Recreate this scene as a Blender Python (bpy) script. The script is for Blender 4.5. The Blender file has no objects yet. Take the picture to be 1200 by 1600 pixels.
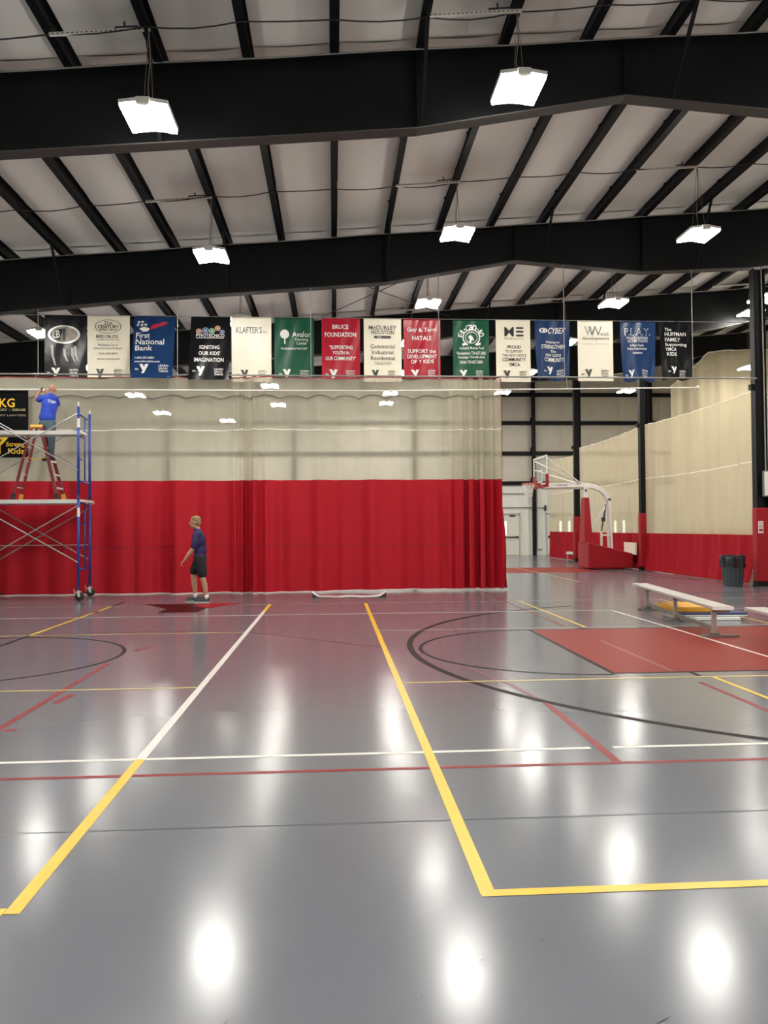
import bpy, bmesh, math, random
from mathutils import Vector, Matrix
random.seed(7)
SC = bpy.context.scene
COL = SC.collection
PI = math.pi

# ------------------------------------------------------------------ camera, world, exposure
def setup_camera():
    yaw, pitch, roll = math.radians(3.611), math.radians(1.125), math.radians(-0.441)
    f = Vector((math.sin(yaw)*math.cos(pitch), math.cos(yaw)*math.cos(pitch), math.sin(pitch)))
    r0 = Vector((math.cos(yaw), -math.sin(yaw), 0)); u0 = r0.cross(f)
    r = r0*math.cos(roll) + u0*math.sin(roll); u = -r0*math.sin(roll) + u0*math.cos(roll)
    cam = bpy.data.cameras.new('camera'); o = bpy.data.objects.new('camera', cam); COL.objects.link(o)
    cam.sensor_fit = 'HORIZONTAL'; cam.sensor_width = 36.0; cam.lens = 36.0*1246.0/1200.0
    cam.clip_end = 200
    m = Matrix((r, u, -f)).transposed().to_4x4(); m.translation = Vector((0, 0, 1.55))
    o.matrix_world = m
    SC.camera = o
setup_camera()
w = bpy.data.worlds.new('world'); SC.world = w; w.use_nodes = True
w.node_tree.nodes['Background'].inputs[0].default_value = (0.5, 0.55, 0.6, 1)
w.node_tree.nodes['Background'].inputs[1].default_value = 0.05
SC.view_settings.view_transform = 'Standard'; SC.view_settings.look = 'None'
SC.view_settings.gamma = 1.0; SC.view_settings.use_curve_mapping = False
SC.view_settings.exposure = 0.0
LAMP_POWER = 122.0
try:
    SC.cycles.max_bounces = 8; SC.cycles.diffuse_bounces = 5; SC.cycles.glossy_bounces = 3
    SC.cycles.transparent_max_bounces = 12; SC.cycles.sample_clamp_indirect = 6.0
except Exception:
    pass

# ------------------------------------------------------------------ materials
MATS = {}
def mat(name, col, rough=0.5, metal=0.0, var=0.0, vscale=6.0, bump=0.0, bscale=40.0, spec=0.5, stretch=None, emit=None):
    if name in MATS: return MATS[name]
    m = bpy.data.materials.new(name); m.use_nodes = True
    nt = m.node_tree; b = nt.nodes['Principled BSDF']
    b.inputs['Base Color'].default_value = (*col, 1); b.inputs['Roughness'].default_value = rough
    b.inputs['Metallic'].default_value = metal; b.inputs['Specular IOR Level'].default_value = spec
    tc = nt.nodes.new('ShaderNodeTexCoord'); src = tc.outputs['Object']
    if stretch:
        mp = nt.nodes.new('ShaderNodeMapping'); mp.inputs['Scale'].default_value = stretch
        nt.links.new(src, mp.inputs['Vector']); src = mp.outputs['Vector']
    if var:
        n = nt.nodes.new('ShaderNodeTexNoise'); n.inputs['Scale'].default_value = vscale; n.inputs['Detail'].default_value = 4
        nt.links.new(src, n.inputs['Vector'])
        mx = nt.nodes.new('ShaderNodeMix'); mx.data_type = 'RGBA'
        mx.inputs[6].default_value = (*[c*(1-var) for c in col], 1)
        mx.inputs[7].default_value = (*[min(1, c*(1+var)) for c in col], 1)
        nt.links.new(n.outputs['Fac'], mx.inputs[0]); nt.links.new(mx.outputs[2], b.inputs['Base Color'])
    if bump:
        n2 = nt.nodes.new('ShaderNodeTexNoise'); n2.inputs['Scale'].default_value = bscale; n2.inputs['Detail'].default_value = 3
        nt.links.new(src, n2.inputs['Vector'])
        bp = nt.nodes.new('ShaderNodeBump'); bp.inputs['Strength'].default_value = bump; bp.inputs['Distance'].default_value = 0.02
        nt.links.new(n2.outputs['Fac'], bp.inputs['Height']); nt.links.new(bp.outputs['Normal'], b.inputs['Normal'])
    if emit:
        b.inputs['Emission Color'].default_value = (*emit[0], 1); b.inputs['Emission Strength'].default_value = emit[1]
    MATS[name] = m
    return m

def net_mat(name, col, alpha, transl=0.35):
    m = bpy.data.materials.new(name); m.use_nodes = True; nt = m.node_tree
    out = nt.nodes['Material Output']; nt.nodes.remove(nt.nodes['Principled BSDF'])
    d = nt.nodes.new('ShaderNodeBsdfDiffuse'); t = nt.nodes.new('ShaderNodeBsdfTranslucent'); tr = nt.nodes.new('ShaderNodeBsdfTransparent')
    n = nt.nodes.new('ShaderNodeTexNoise'); n.inputs['Scale'].default_value = 1.2; n.inputs['Detail'].default_value = 5
    tc = nt.nodes.new('ShaderNodeTexCoord'); mp = nt.nodes.new('ShaderNodeMapping'); mp.inputs['Scale'].default_value = (2.2, 2.2, 0.35)
    nt.links.new(tc.outputs['Object'], mp.inputs['Vector']); nt.links.new(mp.outputs['Vector'], n.inputs['Vector'])
    mx = nt.nodes.new('ShaderNodeMix'); mx.data_type = 'RGBA'
    mx.inputs[6].default_value = (*[c*0.9 for c in col], 1); mx.inputs[7].default_value = (*[min(1, c*1.08) for c in col], 1)
    nt.links.new(n.outputs['Fac'], mx.inputs[0])
    for s in (d, t): nt.links.new(mx.outputs[2], s.inputs['Color'])
    a = nt.nodes.new('ShaderNodeMixShader'); a.inputs[0].default_value = transl
    nt.links.new(d.outputs[0], a.inputs[1]); nt.links.new(t.outputs[0], a.inputs[2])
    b = nt.nodes.new('ShaderNodeMixShader'); b.inputs[0].default_value = alpha
    nt.links.new(a.outputs[0], b.inputs[1]); nt.links.new(tr.outputs[0], b.inputs[2])
    nt.links.new(b.outputs[0], out.inputs['Surface'])
    MATS[name] = m
    return m

def floor_mat():
    m = bpy.data.materials.new('epoxy_floor'); m.use_nodes = True; nt = m.node_tree; b = nt.nodes['Principled BSDF']
    tc = nt.nodes.new('ShaderNodeTexCoord')
    n = nt.nodes.new('ShaderNodeTexNoise'); n.inputs['Scale'].default_value = 0.55; n.inputs['Detail'].default_value = 6
    nt.links.new(tc.outputs['Object'], n.inputs['Vector'])
    mx = nt.nodes.new('ShaderNodeMix'); mx.data_type = 'RGBA'
    mx.inputs[6].default_value = (0.118, 0.126, 0.145, 1); mx.inputs[7].default_value = (0.132, 0.141, 0.162, 1)
    nt.links.new(n.outputs['Fac'], mx.inputs[0]); nt.links.new(mx.outputs[2], b.inputs['Base Color'])
    n3 = nt.nodes.new('ShaderNodeTexNoise'); n3.inputs['Scale'].default_value = 3.0; n3.inputs['Detail'].default_value = 5
    nt.links.new(tc.outputs['Object'], n3.inputs['Vector'])
    mr = nt.nodes.new('ShaderNodeMapRange'); mr.inputs['To Min'].default_value = 0.15; mr.inputs['To Max'].default_value = 0.21
    nt.links.new(n3.outputs['Fac'], mr.inputs['Value']); nt.links.new(mr.outputs['Result'], b.inputs['Roughness'])
    b.inputs['Specular IOR Level'].default_value = 0.49
    return m

def lamp_mat():
    m = bpy.data.materials.new('led_glow'); m.use_nodes = True; nt = m.node_tree
    b = nt.nodes['Principled BSDF']; b.inputs['Base Color'].default_value = (0.9, 0.9, 0.9, 1)
    b.inputs['Emission Color'].default_value = (1.0, 0.955, 0.88, 1); b.inputs['Emission Strength'].default_value = LAMP_POWER
    return m

M_FLOOR = floor_mat()
M_LED = lamp_mat()
M_STEEL = mat('black_steel', (0.0050, 0.0058, 0.0068), 0.5, 0, 0.25, 3, 0.05, 30, 0.2)
M_FLANGE = mat('flange_steel', (0.05, 0.046, 0.044), 0.6, 0, 0.25, 4)
M_FABRIC = mat('roof_insulation', (0.85, 0.825, 0.775), 0.7, 0, 0.06, 1.4, 0.25, 5, 0.3, (1, 0.35, 1))
M_WALL = mat('wall_insulation', (0.56, 0.53, 0.45), 0.7, 0, 0.10, 2.0, 0.15, 6, 0.3)
M_LINER = mat('wall_liner', (0.74, 0.74, 0.69), 0.45, 0, 0.06, 2.5)
M_NET = net_mat('cream_net', (0.52, 0.49, 0.385), 0.44)
M_NET2 = net_mat('cream_net_side', (0.68, 0.60, 0.42), 0.32)
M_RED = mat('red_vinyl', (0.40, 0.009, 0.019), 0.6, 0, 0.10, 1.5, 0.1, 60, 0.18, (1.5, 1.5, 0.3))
M_REDSIDE = mat('red_vinyl_shaded', (0.315, 0.007, 0.015), 0.7, 0, 0.10, 1.5, 0.1, 60, 0.10, (1.5, 1.5, 0.3))  # same red vinyl, colour darkened for the grazing light on the side skirts
M_REDPAD = mat('red_pad_vinyl', (0.31, 0.010, 0.018), 0.45, 0, 0.08, 3, 0.1, 30, 0.25)
M_TAPE = mat('white_tape', (0.80, 0.76, 0.66), 0.6, 0, 0.05, 8)
M_REDTRIM = mat('red_trim', (0.30, 0.02, 0.03), 0.5, 0, 0.1, 8)
M_CORD = mat('grey_cord', (0.20, 0.18, 0.15), 0.7, 0, 0.15, 10)
M_PIPE = mat('galvanised_pipe', (0.26, 0.255, 0.24), 0.45, 0.2, 0.1, 10)
M_WHITEPIPE = mat('white_pipe', (0.80, 0.78, 0.72), 0.4, 0, 0.05, 10)
M_ALU = mat('aluminium', (0.70, 0.685, 0.66), 0.38, 0.35, 0.08, 8, 0.05, 60)
M_ALUD = mat('dull_aluminium', (0.40, 0.37, 0.33), 0.45, 0.4, 0.12, 8)
M_BRACE = mat('brace_steel', (0.34, 0.33, 0.32), 0.4, 0.3, 0.1, 8)
M_BLUE = mat('blue_paint', (0.012, 0.045, 0.28), 0.4, 0, 0.12, 8)
M_RUBBER = mat('black_rubber', (0.015, 0.015, 0.016), 0.6, 0, 0.2, 20)
M_DARK = mat('black_plastic', (0.02, 0.02, 0.022), 0.45, 0, 0.2, 15)
M_WHITE = mat('white_paint', (0.78, 0.77, 0.74), 0.35, 0, 0.04, 6)
M_LINE = {
    'white': mat('line_white', (0.62, 0.61, 0.57), 0.30, 0, 0.06, 9, spec=0.42),
    'yellow': mat('line_yellow', (0.68, 0.43, 0.030), 0.30, 0, 0.10, 9, spec=0.42),
    'pale': mat('line_pale_yellow', (0.55, 0.42, 0.13), 0.30, 0, 0.08, 9, spec=0.42),
    'red': mat('line_red', (0.20, 0.022, 0.026), 0.36, 0, 0.10, 9, spec=0.12),
    'faded': mat('line_faded_red', (0.20, 0.075, 0.08), 0.36, 0, 0.12, 9, spec=0.15),
    'black': mat('line_black', (0.012, 0.008, 0.009), 0.42, 0, 0.2, 9, spec=0.05),
    'thin': mat('line_thin_white', (0.42, 0.34, 0.30), 0.30, 0, 0.08, 9, spec=0.22),
    'key': mat('key_red', (0.215, 0.030, 0.026), 0.36, 0, 0.12, 2.2, spec=0.04),
    'starred': mat('logo_bright_red', (0.27, 0.010, 0.014), 0.36, 0, 0.1, 5, spec=0.1),
    'stardark': mat('logo_dark_red', (0.030, 0.003, 0.004), 0.36, 0, 0.15, 5, spec=0.1),
    'joint': mat('joint_grey', (0.075, 0.082, 0.092), 0.5, 0, 0.2, 6, spec=0.1),
}
GLASS = bpy.data.materials.new('backboard_glass'); GLASS.use_nodes = True
_b = GLASS.node_tree.nodes['Principled BSDF']; _b.inputs['Base Color'].default_value = (0.35, 0.48, 0.46, 1)
_b.inputs['Roughness'].default_value = 0.03; _b.inputs['Alpha'].default_value = 0.13

# ------------------------------------------------------------------ mesh helpers
class MB:
    def __init__(s): s.v = []; s.f = []
    def add(s, vs, fs):
        o = len(s.v); s.v += [tuple(p) for p in vs]; s.f += [tuple(i+o for i in q) for q in fs]; return s
    def box(s, c, d, R=None):
        hx, hy, hz = d[0]/2, d[1]/2, d[2]/2; c = Vector(c)
        P = [Vector((x, y, z)) for z in (-hz, hz) for y in (-hy, hy) for x in (-hx, hx)]
        if R is not None: P = [R @ p for p in P]
        return s.add([c+p for p in P], [(0,2,3,1),(4,5,7,6),(0,1,5,4),(2,6,7,3),(0,4,6,2),(1,3,7,5)])
    def mm(s, a, b):
        return s.box([(a[i]+b[i])/2 for i in range(3)], [abs(b[i]-a[i]) for i in range(3)])
    def hexa(s, P):   # 4 bottom then 4 top, both counter-clockwise
        return s.add(P, [(3,2,1,0),(4,5,6,7),(0,1,5,4),(1,2,6,5),(2,3,7,6),(3,0,4,7)])
    def bar(s, a, b, wx, wz, up=(0,0,1)):
        a, b = Vector(a), Vector(b); d = b-a; L = d.length; d.normalize(); up = Vector(up)
        if abs(d.dot(up)) > 0.98: up = Vector((0, 1, 0))
        x = d.cross(up).normalized(); z = x.cross(d)
        R = Matrix((x, d, z)).transposed()
        return s.box((a+b)/2, (wx, L, wz), R)
    def tube(s, pts, r, n=8, caps=True):
        pts = [Vector(p) for p in pts]; rs = r if isinstance(r, (list, tuple)) else [r]*len(pts)
        rings = []; prev = None
        for i, p in enumerate(pts):
            d = (pts[min(i+1, len(pts)-1)] - pts[max(i-1, 0)]).normalized()
            if prev is None:
                a = Vector((0, 0, 1)) if abs(d.z) < 0.9 else Vector((1, 0, 0)); x = d.cross(a).normalized()
            else:
                x = (prev - d*prev.dot(d)).normalized()
            prev = x; y = d.cross(x)
            rings.append([p + (x*math.cos(2*PI*k/n) + y*math.sin(2*PI*k/n))*rs[i] for k in range(n)])
        vs = [q for R in rings for q in R]; fs = []
        for i in range(len(rings)-1):
            for k in range(n):
                fs.append((i*n+k, i*n+(k+1) % n, (i+1)*n+(k+1) % n, (i+1)*n+k))
        if caps:
            fs.append(tuple(range(n-1, -1, -1))); fs.append(tuple((len(rings)-1)*n+k for k in range(n)))
        return s.add(vs, fs)
    def lathe(s, c, prof, n=20, axis='z'):
        vs = []
        for r, h in prof:
            for k in range(n):
                a = 2*PI*k/n; p = (r*math.cos(a), r*math.sin(a), h)
                if axis == 'y': p = (p[0], p[2], p[1])
                if axis == 'x': p = (p[2], p[0], p[1])
                vs.append((c[0]+p[0], c[1]+p[1], c[2]+p[2]))
        fs = []
        for i in range(len(prof)-1):
            for k in range(n):
                fs.append((i*n+k, i*n+(k+1) % n, (i+1)*n+(k+1) % n, (i+1)*n+k))
        fs.append(tuple(range(n-1, -1, -1))); fs.append(tuple((len(prof)-1)*n+k for k in range(n)))
        return s.add(vs, fs)
    def ball(s, c, r, n=14, m=10):
        if not isinstance(r, (tuple, list)): r = (r, r, r)
        vs = [(c[0], c[1], c[2]-r[2])]
        for j in range(1, m):
            t = -PI/2 + PI*j/m
            for k in range(n):
                a = 2*PI*k/n
                vs.append((c[0]+r[0]*math.cos(t)*math.cos(a), c[1]+r[1]*math.cos(t)*math.sin(a), c[2]+r[2]*math.sin(t)))
        vs.append((c[0], c[1], c[2]+r[2])); fs = []
        for k in range(n): fs.append((0, 1+(k+1) % n, 1+k))
        for j in range(m-2):
            for k in range(n):
                a = 1+j*n+k; b = 1+j*n+(k+1) % n
                fs.append((a, b, b+n, a+n))
        o = 1+(m-2)*n
        for k in range(n): fs.append((o+k, o+(k+1) % n, len(vs)-1))
        return s.add(vs, fs)
    def limb(s, pts, rs, n=12):
        pts = [Vector(p) for p in pts]
        s.tube(pts, list(rs), n)
        for p, r in zip(pts, rs): s.ball(p, r, n, 8)
        return s
    def grid(s, fn, nu, nv):
        o = len(s.v)
        for j in range(nv+1):
            for i in range(nu+1): s.v.append(tuple(fn(i/nu, j/nv)))
        for j in range(nv):
            for i in range(nu):
                a = o+j*(nu+1)+i; s.f.append((a, a+1, a+nu+2, a+nu+1))
        return s
    def poly(s, pts, z=None):
        o = len(s.v); s.v += [tuple(p) for p in pts]; s.f.append(tuple(range(o, o+len(pts)))); return s
    def mesh(s, name, smooth=False):
        me = bpy.data.meshes.new(name); me.from_pydata(s.v, [], s.f); me.update()
        if smooth:
            me.polygons.foreach_set('use_smooth', [True]*len(me.polygons))
        return me
    def build(s, name, m, parent=None, smooth=False):
        return link(name, s.mesh(name, smooth), m, parent)

def link(name, me, m, parent=None):
    if m is not None and not me.materials: me.materials.append(m)
    o = bpy.data.objects.new(name, me); COL.objects.link(o)
    if parent is not None: o.parent = parent
    return o
def empty(name, loc=(0, 0, 0), rz=0.0):
    o = bpy.data.objects.new(name, None); COL.objects.link(o); o.location = loc; o.rotation_euler = (0, 0, rz)
    o.empty_display_size = 0.2
    return o
def tag(o, label, cat, group=None):
    o['label'] = label; o['category'] = cat
    if group: o['group'] = group
    return o
def thing(name, label, cat, loc=(0, 0, 0), rz=0.0, group=None): return tag(empty(name, loc, rz), label, cat, group)
def struct(o): o['kind'] = 'structure'; return o
def copy_tree(o, parent=None):
    c = o.copy(); COL.objects.link(c)
    if parent is not None: c.parent = parent
    for ch in list(o.children): copy_tree(ch, c)
    return c

# ================================================================== LARGE STRUCTURE
XL, XR, YN, YF = -16.0, 19.6, -10.8, 42.4
SLOPE = 0.0833
def roof(x): return 8.68 + SLOPE*x          # underside of the purlins
PX = [0.05 + 1.30*k for k in range(-12, 16)]
BAYS = [YN + 7.6*i for i in range(8)]

floor = struct(MB().mm((XL, YN, -0.15), (XR, YF, 0)).build('floor', M_FLOOR))

ceiling = struct(empty('ceiling', (0, 0, 0)))
# roof deck above the insulation
MB().hexa([(XL-0.3, YN, roof(XL)+0.32), (XR+0.3, YN, roof(XR)+0.32), (XR+0.3, YF, roof(XR)+0.32), (XL-0.3, YF, roof(XL)+0.32),
           (XL-0.3, YN, roof(XL)+0.4), (XR+0.3, YN, roof(XR)+0.4), (XR+0.3, YF, roof(XR)+0.4), (XL-0.3, YF, roof(XL)+0.4)]).build('roof_deck', M_FABRIC, ceiling)
# one purlin mesh (Z section), shared
zsec = [(-0.065, 0), (0.065, 0), (0.065, 0.02), (0.01, 0.02), (0.01, 0.245), (0.08, 0.245), (0.08, 0.26), (-0.065, 0.26), (-0.065, 0.245), (-0.01, 0.245), (-0.01, 0.02), (-0.065, 0.02)]
pm = MB(); n = len(zsec)
pm.add([(x, YN, z) for x, z in zsec] + [(x, YF, z) for x, z in zsec],
       [(i, (i+1) % n, n+(i+1) % n, n+i) for i in range(n)])
purlin_me = pm.mesh('purlin'); purlin_me.materials.append(M_STEEL)
# one insulation panel, shared: hangs a little between its purlins, with cross seams
def panel_fn(u, v):
    x = u*1.30; y = v*7.6
    sag = (-0.030 - 0.012*math.sin(v*11.0+u*2) - 0.005*math.sin(v*31))*abs(math.sin(PI*u))**0.7
    seam = 0.014*abs(math.sin(PI*u))**0.3 if (abs(v*5 - round(v*5)) < 0.03 and 0 < round(v*5) < 5) else 0.0
    edge = 0.0
    return (x, y, SLOPE*x + 0.25 + sag + seam + edge)
panel_me = MB().grid(panel_fn, 10, 60).mesh('insulation_panel', True); panel_me.materials.append(M_FABRIC)
for i, x in enumerate(PX):
    o = link('purlin', purlin_me, None, ceiling); o.location = (x, 0, roof(x))
    if i < len(PX)-1:
        for y in BAYS[:-1]:
            o = link('insulation_panel', panel_me, None, ceiling); o.location = (x, y, roof(x))

# ---- walls
def wall_box(name, a, b, m): return struct(MB().mm(a, b).build(name, m))
wall_box('wall_left', (XL-0.2, YN, -0.15), (XL, YF, roof(XL)+0.3), M_WALL)
wall_box('wall_right', (XR, YN, -0.15), (XR+0.2, YF, roof(XR)+0.3), mat('right_wall_lit', (0.80, 0.76, 0.62), 0.6, 0, 0.06, 2))  # wall colour made paler to stand in for the close lamp's light
wall_box('wall_near', (XL, YN-0.2, -0.15), (XR, YN, roof(XR)+0.3), M_WALL)
wf = struct(MB().add([(XL, YF+0.12, -0.15), (XR, YF+0.12, -0.15), (XR, YF+0.12, roof(XR)+0.35), (XL, YF+0.12, roof(XL)+0.35),
                      (XL, YF+0.3, -0.15), (XR, YF+0.3, -0.15), (XR, YF+0.3, roof(XR)+0.35), (XL, YF+0.3, roof(XL)+0.35)],
                     [(0,1,2,3),(7,6,5,4),(0,4,5,1),(3,2,6,7),(0,3,7,4),(1,5,6,2)]).build('wall_far', M_WALL))
GIRT = [3.89, 5.50, 7.14, 8.67]
POST = [-15.0, -8.64, -2.07, 4.30, 10.75, 17.2]
DOORS = [8.98, 12.48, 15.50]
for z in GIRT:
    for i in range(len(POST)+1):
        a = XL if i == 0 else POST[i-1]+0.11
        b = XR if i == len(POST) else POST[i]-0.11
        if z > roof(a)+0.1: continue
        g = MB().mm((a, YF-0.06, z-0.10), (b, YF+0.12, z-0.085)).mm((a, YF-0.06, z+0.085), (b, YF+0.12, z+0.10)).mm((a, YF-0.06, z-0.10), (b, YF-0.045, z+0.10))
        g.build('girt', M_STEEL, wf)
for x in POST:
    g = MB().mm((x-0.11, YF-0.20, 0), (x+0.11, YF-0.185, roof(x))).mm((x-0.11, YF+0.10, 0), (x+0.11, YF+0.115, roof(x))).mm((x-0.012, YF-0.19, 0), (x+0.012, YF+0.11, roof(x)))
    g.build('wall_post', M_STEEL, wf)
edges = [XL] + POST + [XR]
for i in range(len(edges)-1):
    n = 4; a0 = edges[i]+(0.0 if i == 0 else 0.012); b0 = edges[i+1]-(0.0 if i == len(edges)-2 else 0.012)
    for j in range(n):
        a = a0+(b0-a0)*j/n+0.006; b = a0+(b0-a0)*(j+1)/n-0.006
        zs = [0.0, 3.89, 5.50, 7.14, 8.67, 11]
        for k in range(5):
            z0 = zs[k]+(0.1 if k else 0.0); z1 = zs[k+1]-0.1
            z1 = min(z1, roof((a+b)/2)+0.1)
            if z1-z0 < 0.15: continue
            if k == 0:
                # ribbed liner sheet cut around the doors
                segs = [(a, b, 0.0, z1)]
                for dx in DOORS:
                    d0, d1, dz = dx-1.06, dx+1.06, 2.28; new = []
                    for (p, q, r0, r1) in segs:
                        if q <= d0 or p >= d1 or r0 >= dz: new.append((p, q, r0, r1)); continue
                        if p < d0: new.append((p, d0, r0, r1))
                        if q > d1: new.append((d1, q, r0, r1))
                        new.append((max(p, d0), min(q, d1), dz, r1))
                    segs = new
                for (p, q, r0, r1) in segs:
                    if q-p < 0.03: continue
                    g = MB().mm((p, YF+0.06, r0), (q, YF+0.12, r1))
                    t = p+0.12
                    while t < q-0.05: g.mm((t, YF+0.035, r0), (t+0.03, YF+0.06, r1)); t += 0.30
                    g.build('liner_sheet', M_LINER, wf)
            else:
                def pf(u, v, a=a, b=b, z0=z0, z1=z1): return (a+(b-a)*u, YF+0.10-0.05*(4*u*(1-u))**0.5*(4*v*(1-v))**0.3, z0+(z1-z0)*v)
                MB().grid(pf, 6, 5).build('insulation_panel', M_WALL, wf, True)

# ---- doors with slit windows
M_DOOR = mat('door_paint', (0.70, 0.69, 0.62), 0.4, 0, 0.04, 4)
M_FRAME = mat('door_frame_paint', (0.50, 0.50, 0.46), 0.4, 0, 0.05, 4)
M_DAY = mat('daylit_pane', (0.8, 0.9, 0.7), 0.2, 0, emit=((0.93, 1.0, 0.80), 1.6))
for i, dx in enumerate(DOORS):
    d = struct(empty('door_%d' % (i+1), (dx, YF+0.02, 0)))
    g = MB().mm((-1.06, -0.03, 0), (-0.99, 0.10, 2.28)).mm((0.99, -0.03, 0), (1.06, 0.10, 2.28)).mm((-1.06, -0.03, 2.21), (1.06, 0.10, 2.28))
    g.build('door_frame', M_FRAME, d)
    for sgn in (-1, 1):
        xa, xb = sorted((sgn*0.012, sgn*0.985)); wa, wb = sorted((sgn*0.17, sgn*0.31))
        leaf = MB().mm((xa, 0.02, 0.012), (wa, 0.07, 2.20)).mm((wb, 0.02, 0.012), (xb, 0.07, 2.20)).mm((wa, 0.02, 0.012), (wb, 0.07, 1.08)).mm((wa, 0.02, 1.84), (wb, 0.07, 2.20)).build('door_leaf', M_DOOR, d)
        MB().mm((wa, 0.04, 1.08), (wb, 0.05, 1.84)).build('slit_window', M_DAY, leaf)
        g = MB().mm((wa-0.02, 0.012, 1.06), (wb+0.02, 0.02, 1.08)).mm((wa-0.02, 0.012, 1.84), (wb+0.02, 0.02, 1.86)).mm((wa-0.02, 0.012, 1.08), (wa, 0.02, 1.84)).mm((wb, 0.012, 1.08), (wb+0.02, 0.02, 1.84))
        g.build('window_trim', M_FRAME, leaf)
        MB().mm((xa+0.06, -0.05, 0.96), (xb-0.06, -0.02, 1.02)).mm((xa+0.06, -0.05, 0.94), (xa+0.14, 0.02, 1.04)).mm((xb-0.14, -0.05, 0.94), (xb-0.06, 0.02, 1.04)).build('panic_bar', M_DARK, leaf)
        MB().mm((sgn*0.62-0.15, -0.035, 2.10), (sgn*0.62+0.15, 0.02, 2.17)).build('door_closer', M_DARK, leaf)

# ---- rigid frames: tapered roof beams and their columns
BOT = [(-16, 6.05), (-8, 6.76), (-4.85, 7.10), (1.30, 7.60), (4.53, 8.19), (7.8, 7.95), (10.6, 8.09), (13.4, 8.45), (16.7, 9.20), (19.6, 9.45)]
COLX = 10.82
BEAM_LABELS = {
    -3.2: 'black tapered steel roof beam behind the viewer, out of the picture',
    4.4: 'black tapered steel roof beam just overhead, out of the picture',
    12.0: 'nearest black tapered roof beam, crossing the top of the picture above two lamps',
    19.6: 'second black tapered roof beam from the viewer, above the row of banners',
    27.2: 'third black roof beam from the viewer, partly behind the tops of the banners',
    34.8: 'fourth black roof beam from the viewer, far behind the banners'}
def make_beam(y):
    t = thing('roof_beam', BEAM_LABELS[y], 'beam', (0, y, 0))
    g = MB()
    for (xa, za), (xb, zb) in zip(BOT[:-1], BOT[1:]):
        ta, tb = roof(xa), roof(xb)
        g.hexa([(xa, -0.006, za), (xb, -0.006, zb), (xb, 0.006, zb), (xa, 0.006, za), (xa, -0.006, ta), (xb, -0.006, tb), (xb, 0.006, tb), (xa, 0.006, ta)])
    g.build('web', M_STEEL, t)
    g = MB()
    for (xa, za), (xb, zb) in zip(BOT[:-1], BOT[1:]):
        g.hexa([(xa, -0.125, za-0.02), (xb, -0.125, zb-0.02), (xb, 0.125, zb-0.02), (xa, 0.125, za-0.02), (xa, -0.125, za), (xb, -0.125, zb), (xb, 0.125, zb), (xa, 0.125, za)])
    g.build('bottom_flange', M_FLANGE, t)
    g = MB(); xa, xb = XL, XR
    g.hexa([(xa, -0.11, roof(xa)-0.018), (xb, -0.11, roof(xb)-0.018), (xb, 0.11, roof(xb)-0.018), (xa, 0.11, roof(xa)-0.018), (xa, -0.11, roof(xa)-0.001), (xb, -0.11, roof(xb)-0.001), (xb, 0.11, roof(xb)-0.001), (xa, 0.11, roof(xa)-0.001)])
    g.build('top_flange', M_STEEL, t)
    for x in (1.30, 4.53, 7.8):
        zb = [b + (x-a)*(d-b)/(c-a) for (a, b), (c, d) in zip(BOT[:-1], BOT[1:]) if a <= x <= c][0]
        MB().mm((x-0.005, -0.11, zb), (x+0.005, -0.006, roof(x)-0.02)).build('stiffener', M_STEEL, t)
    for x in PX[1::3]:
        if x < -9 or x > 12: continue
        zb = [b + (x-a)*(d-b)/(c-a) for (a, b), (c, d) in zip(BOT[:-1], BOT[1:]) if a <= x <= c][0]
        MB().bar((x+0.02, -1.05, roof(x)+0.05), (x+0.02, -0.10, zb+0.03), 0.05, 0.05).build('fly_brace', M_STEEL, t)
    MB().tube([(x, -0.125, roof(x)-0.004+0.01*math.sin(x*1.7)) for x in [XL+0.1+i*0.89 for i in range(40)]], 0.014, 5).build('edge_cord', M_PIPE, t)
    return t
for y in BEAM_LABELS: make_beam(y)

def make_column(y, label, pad, sign=False):
    t = thing('steel_column', label, 'column', (COLX, y, 0))
    zt = 8.07
    MB().mm((-0.15, -0.11, 0), (-0.135, 0.11, zt)).mm((0.135, -0.11, 0), (0.15, 0.11, zt)).mm((-0.135, -0.006, 0), (0.135, 0.006, zt)).build('shaft', M_STEEL, t)
    MB().mm((-0.18, -0.15, 0), (0.2, 0.15, 0.02)).mm((-0.165, -0.13, 0.02), (0.165, 0.13, 0.12)).build('base_plate', M_STEEL, t)
    MB().mm((-0.24, -0.06, 4.98), (-0.15, 0.06, 5.12)).build('clamp', M_STEEL, t)
    if pad == 'full':
        a, b = (-0.185, -0.165, 0.12), (0.20, 0.10, 1.98)
    else:
        a, b = (-0.20, -0.17, 0.12), (0.05, 0.08, 1.98)
    bm = bmesh.new(); bmesh.ops.create_cube(bm, size=1)
    for v in bm.verts: v.co = Vector([a[i]+(v.co[i]+0.5)*(b[i]-a[i]) for i in range(3)])
    bmesh.ops.bevel(bm, geom=bm.edges[:], offset=0.03, segments=3, affect='EDGES')
    me = bpy.data.meshes.new('safety_pad'); bm.to_mesh(me); bm.free(); p = link('safety_pad', me, M_REDPAD, t); p['label'] = 'red vinyl safety pad wrapped around the foot of the column'
    return t
colA = make_column(19.6, 'nearest black steel column, at the right edge, red padded foot beside the trash can', 'full')
colB = make_column(27.2, 'middle black steel column, red padded foot at the end of the goal base', 'half')
colC = make_column(34.8, 'farthest black steel column, red padded foot behind the goal mast', 'half')
make_column(12.0, 'black steel column out of the picture on the right', 'full')
make_column(4.4, 'black steel column beside the viewer, out of the picture', 'full')

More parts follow.
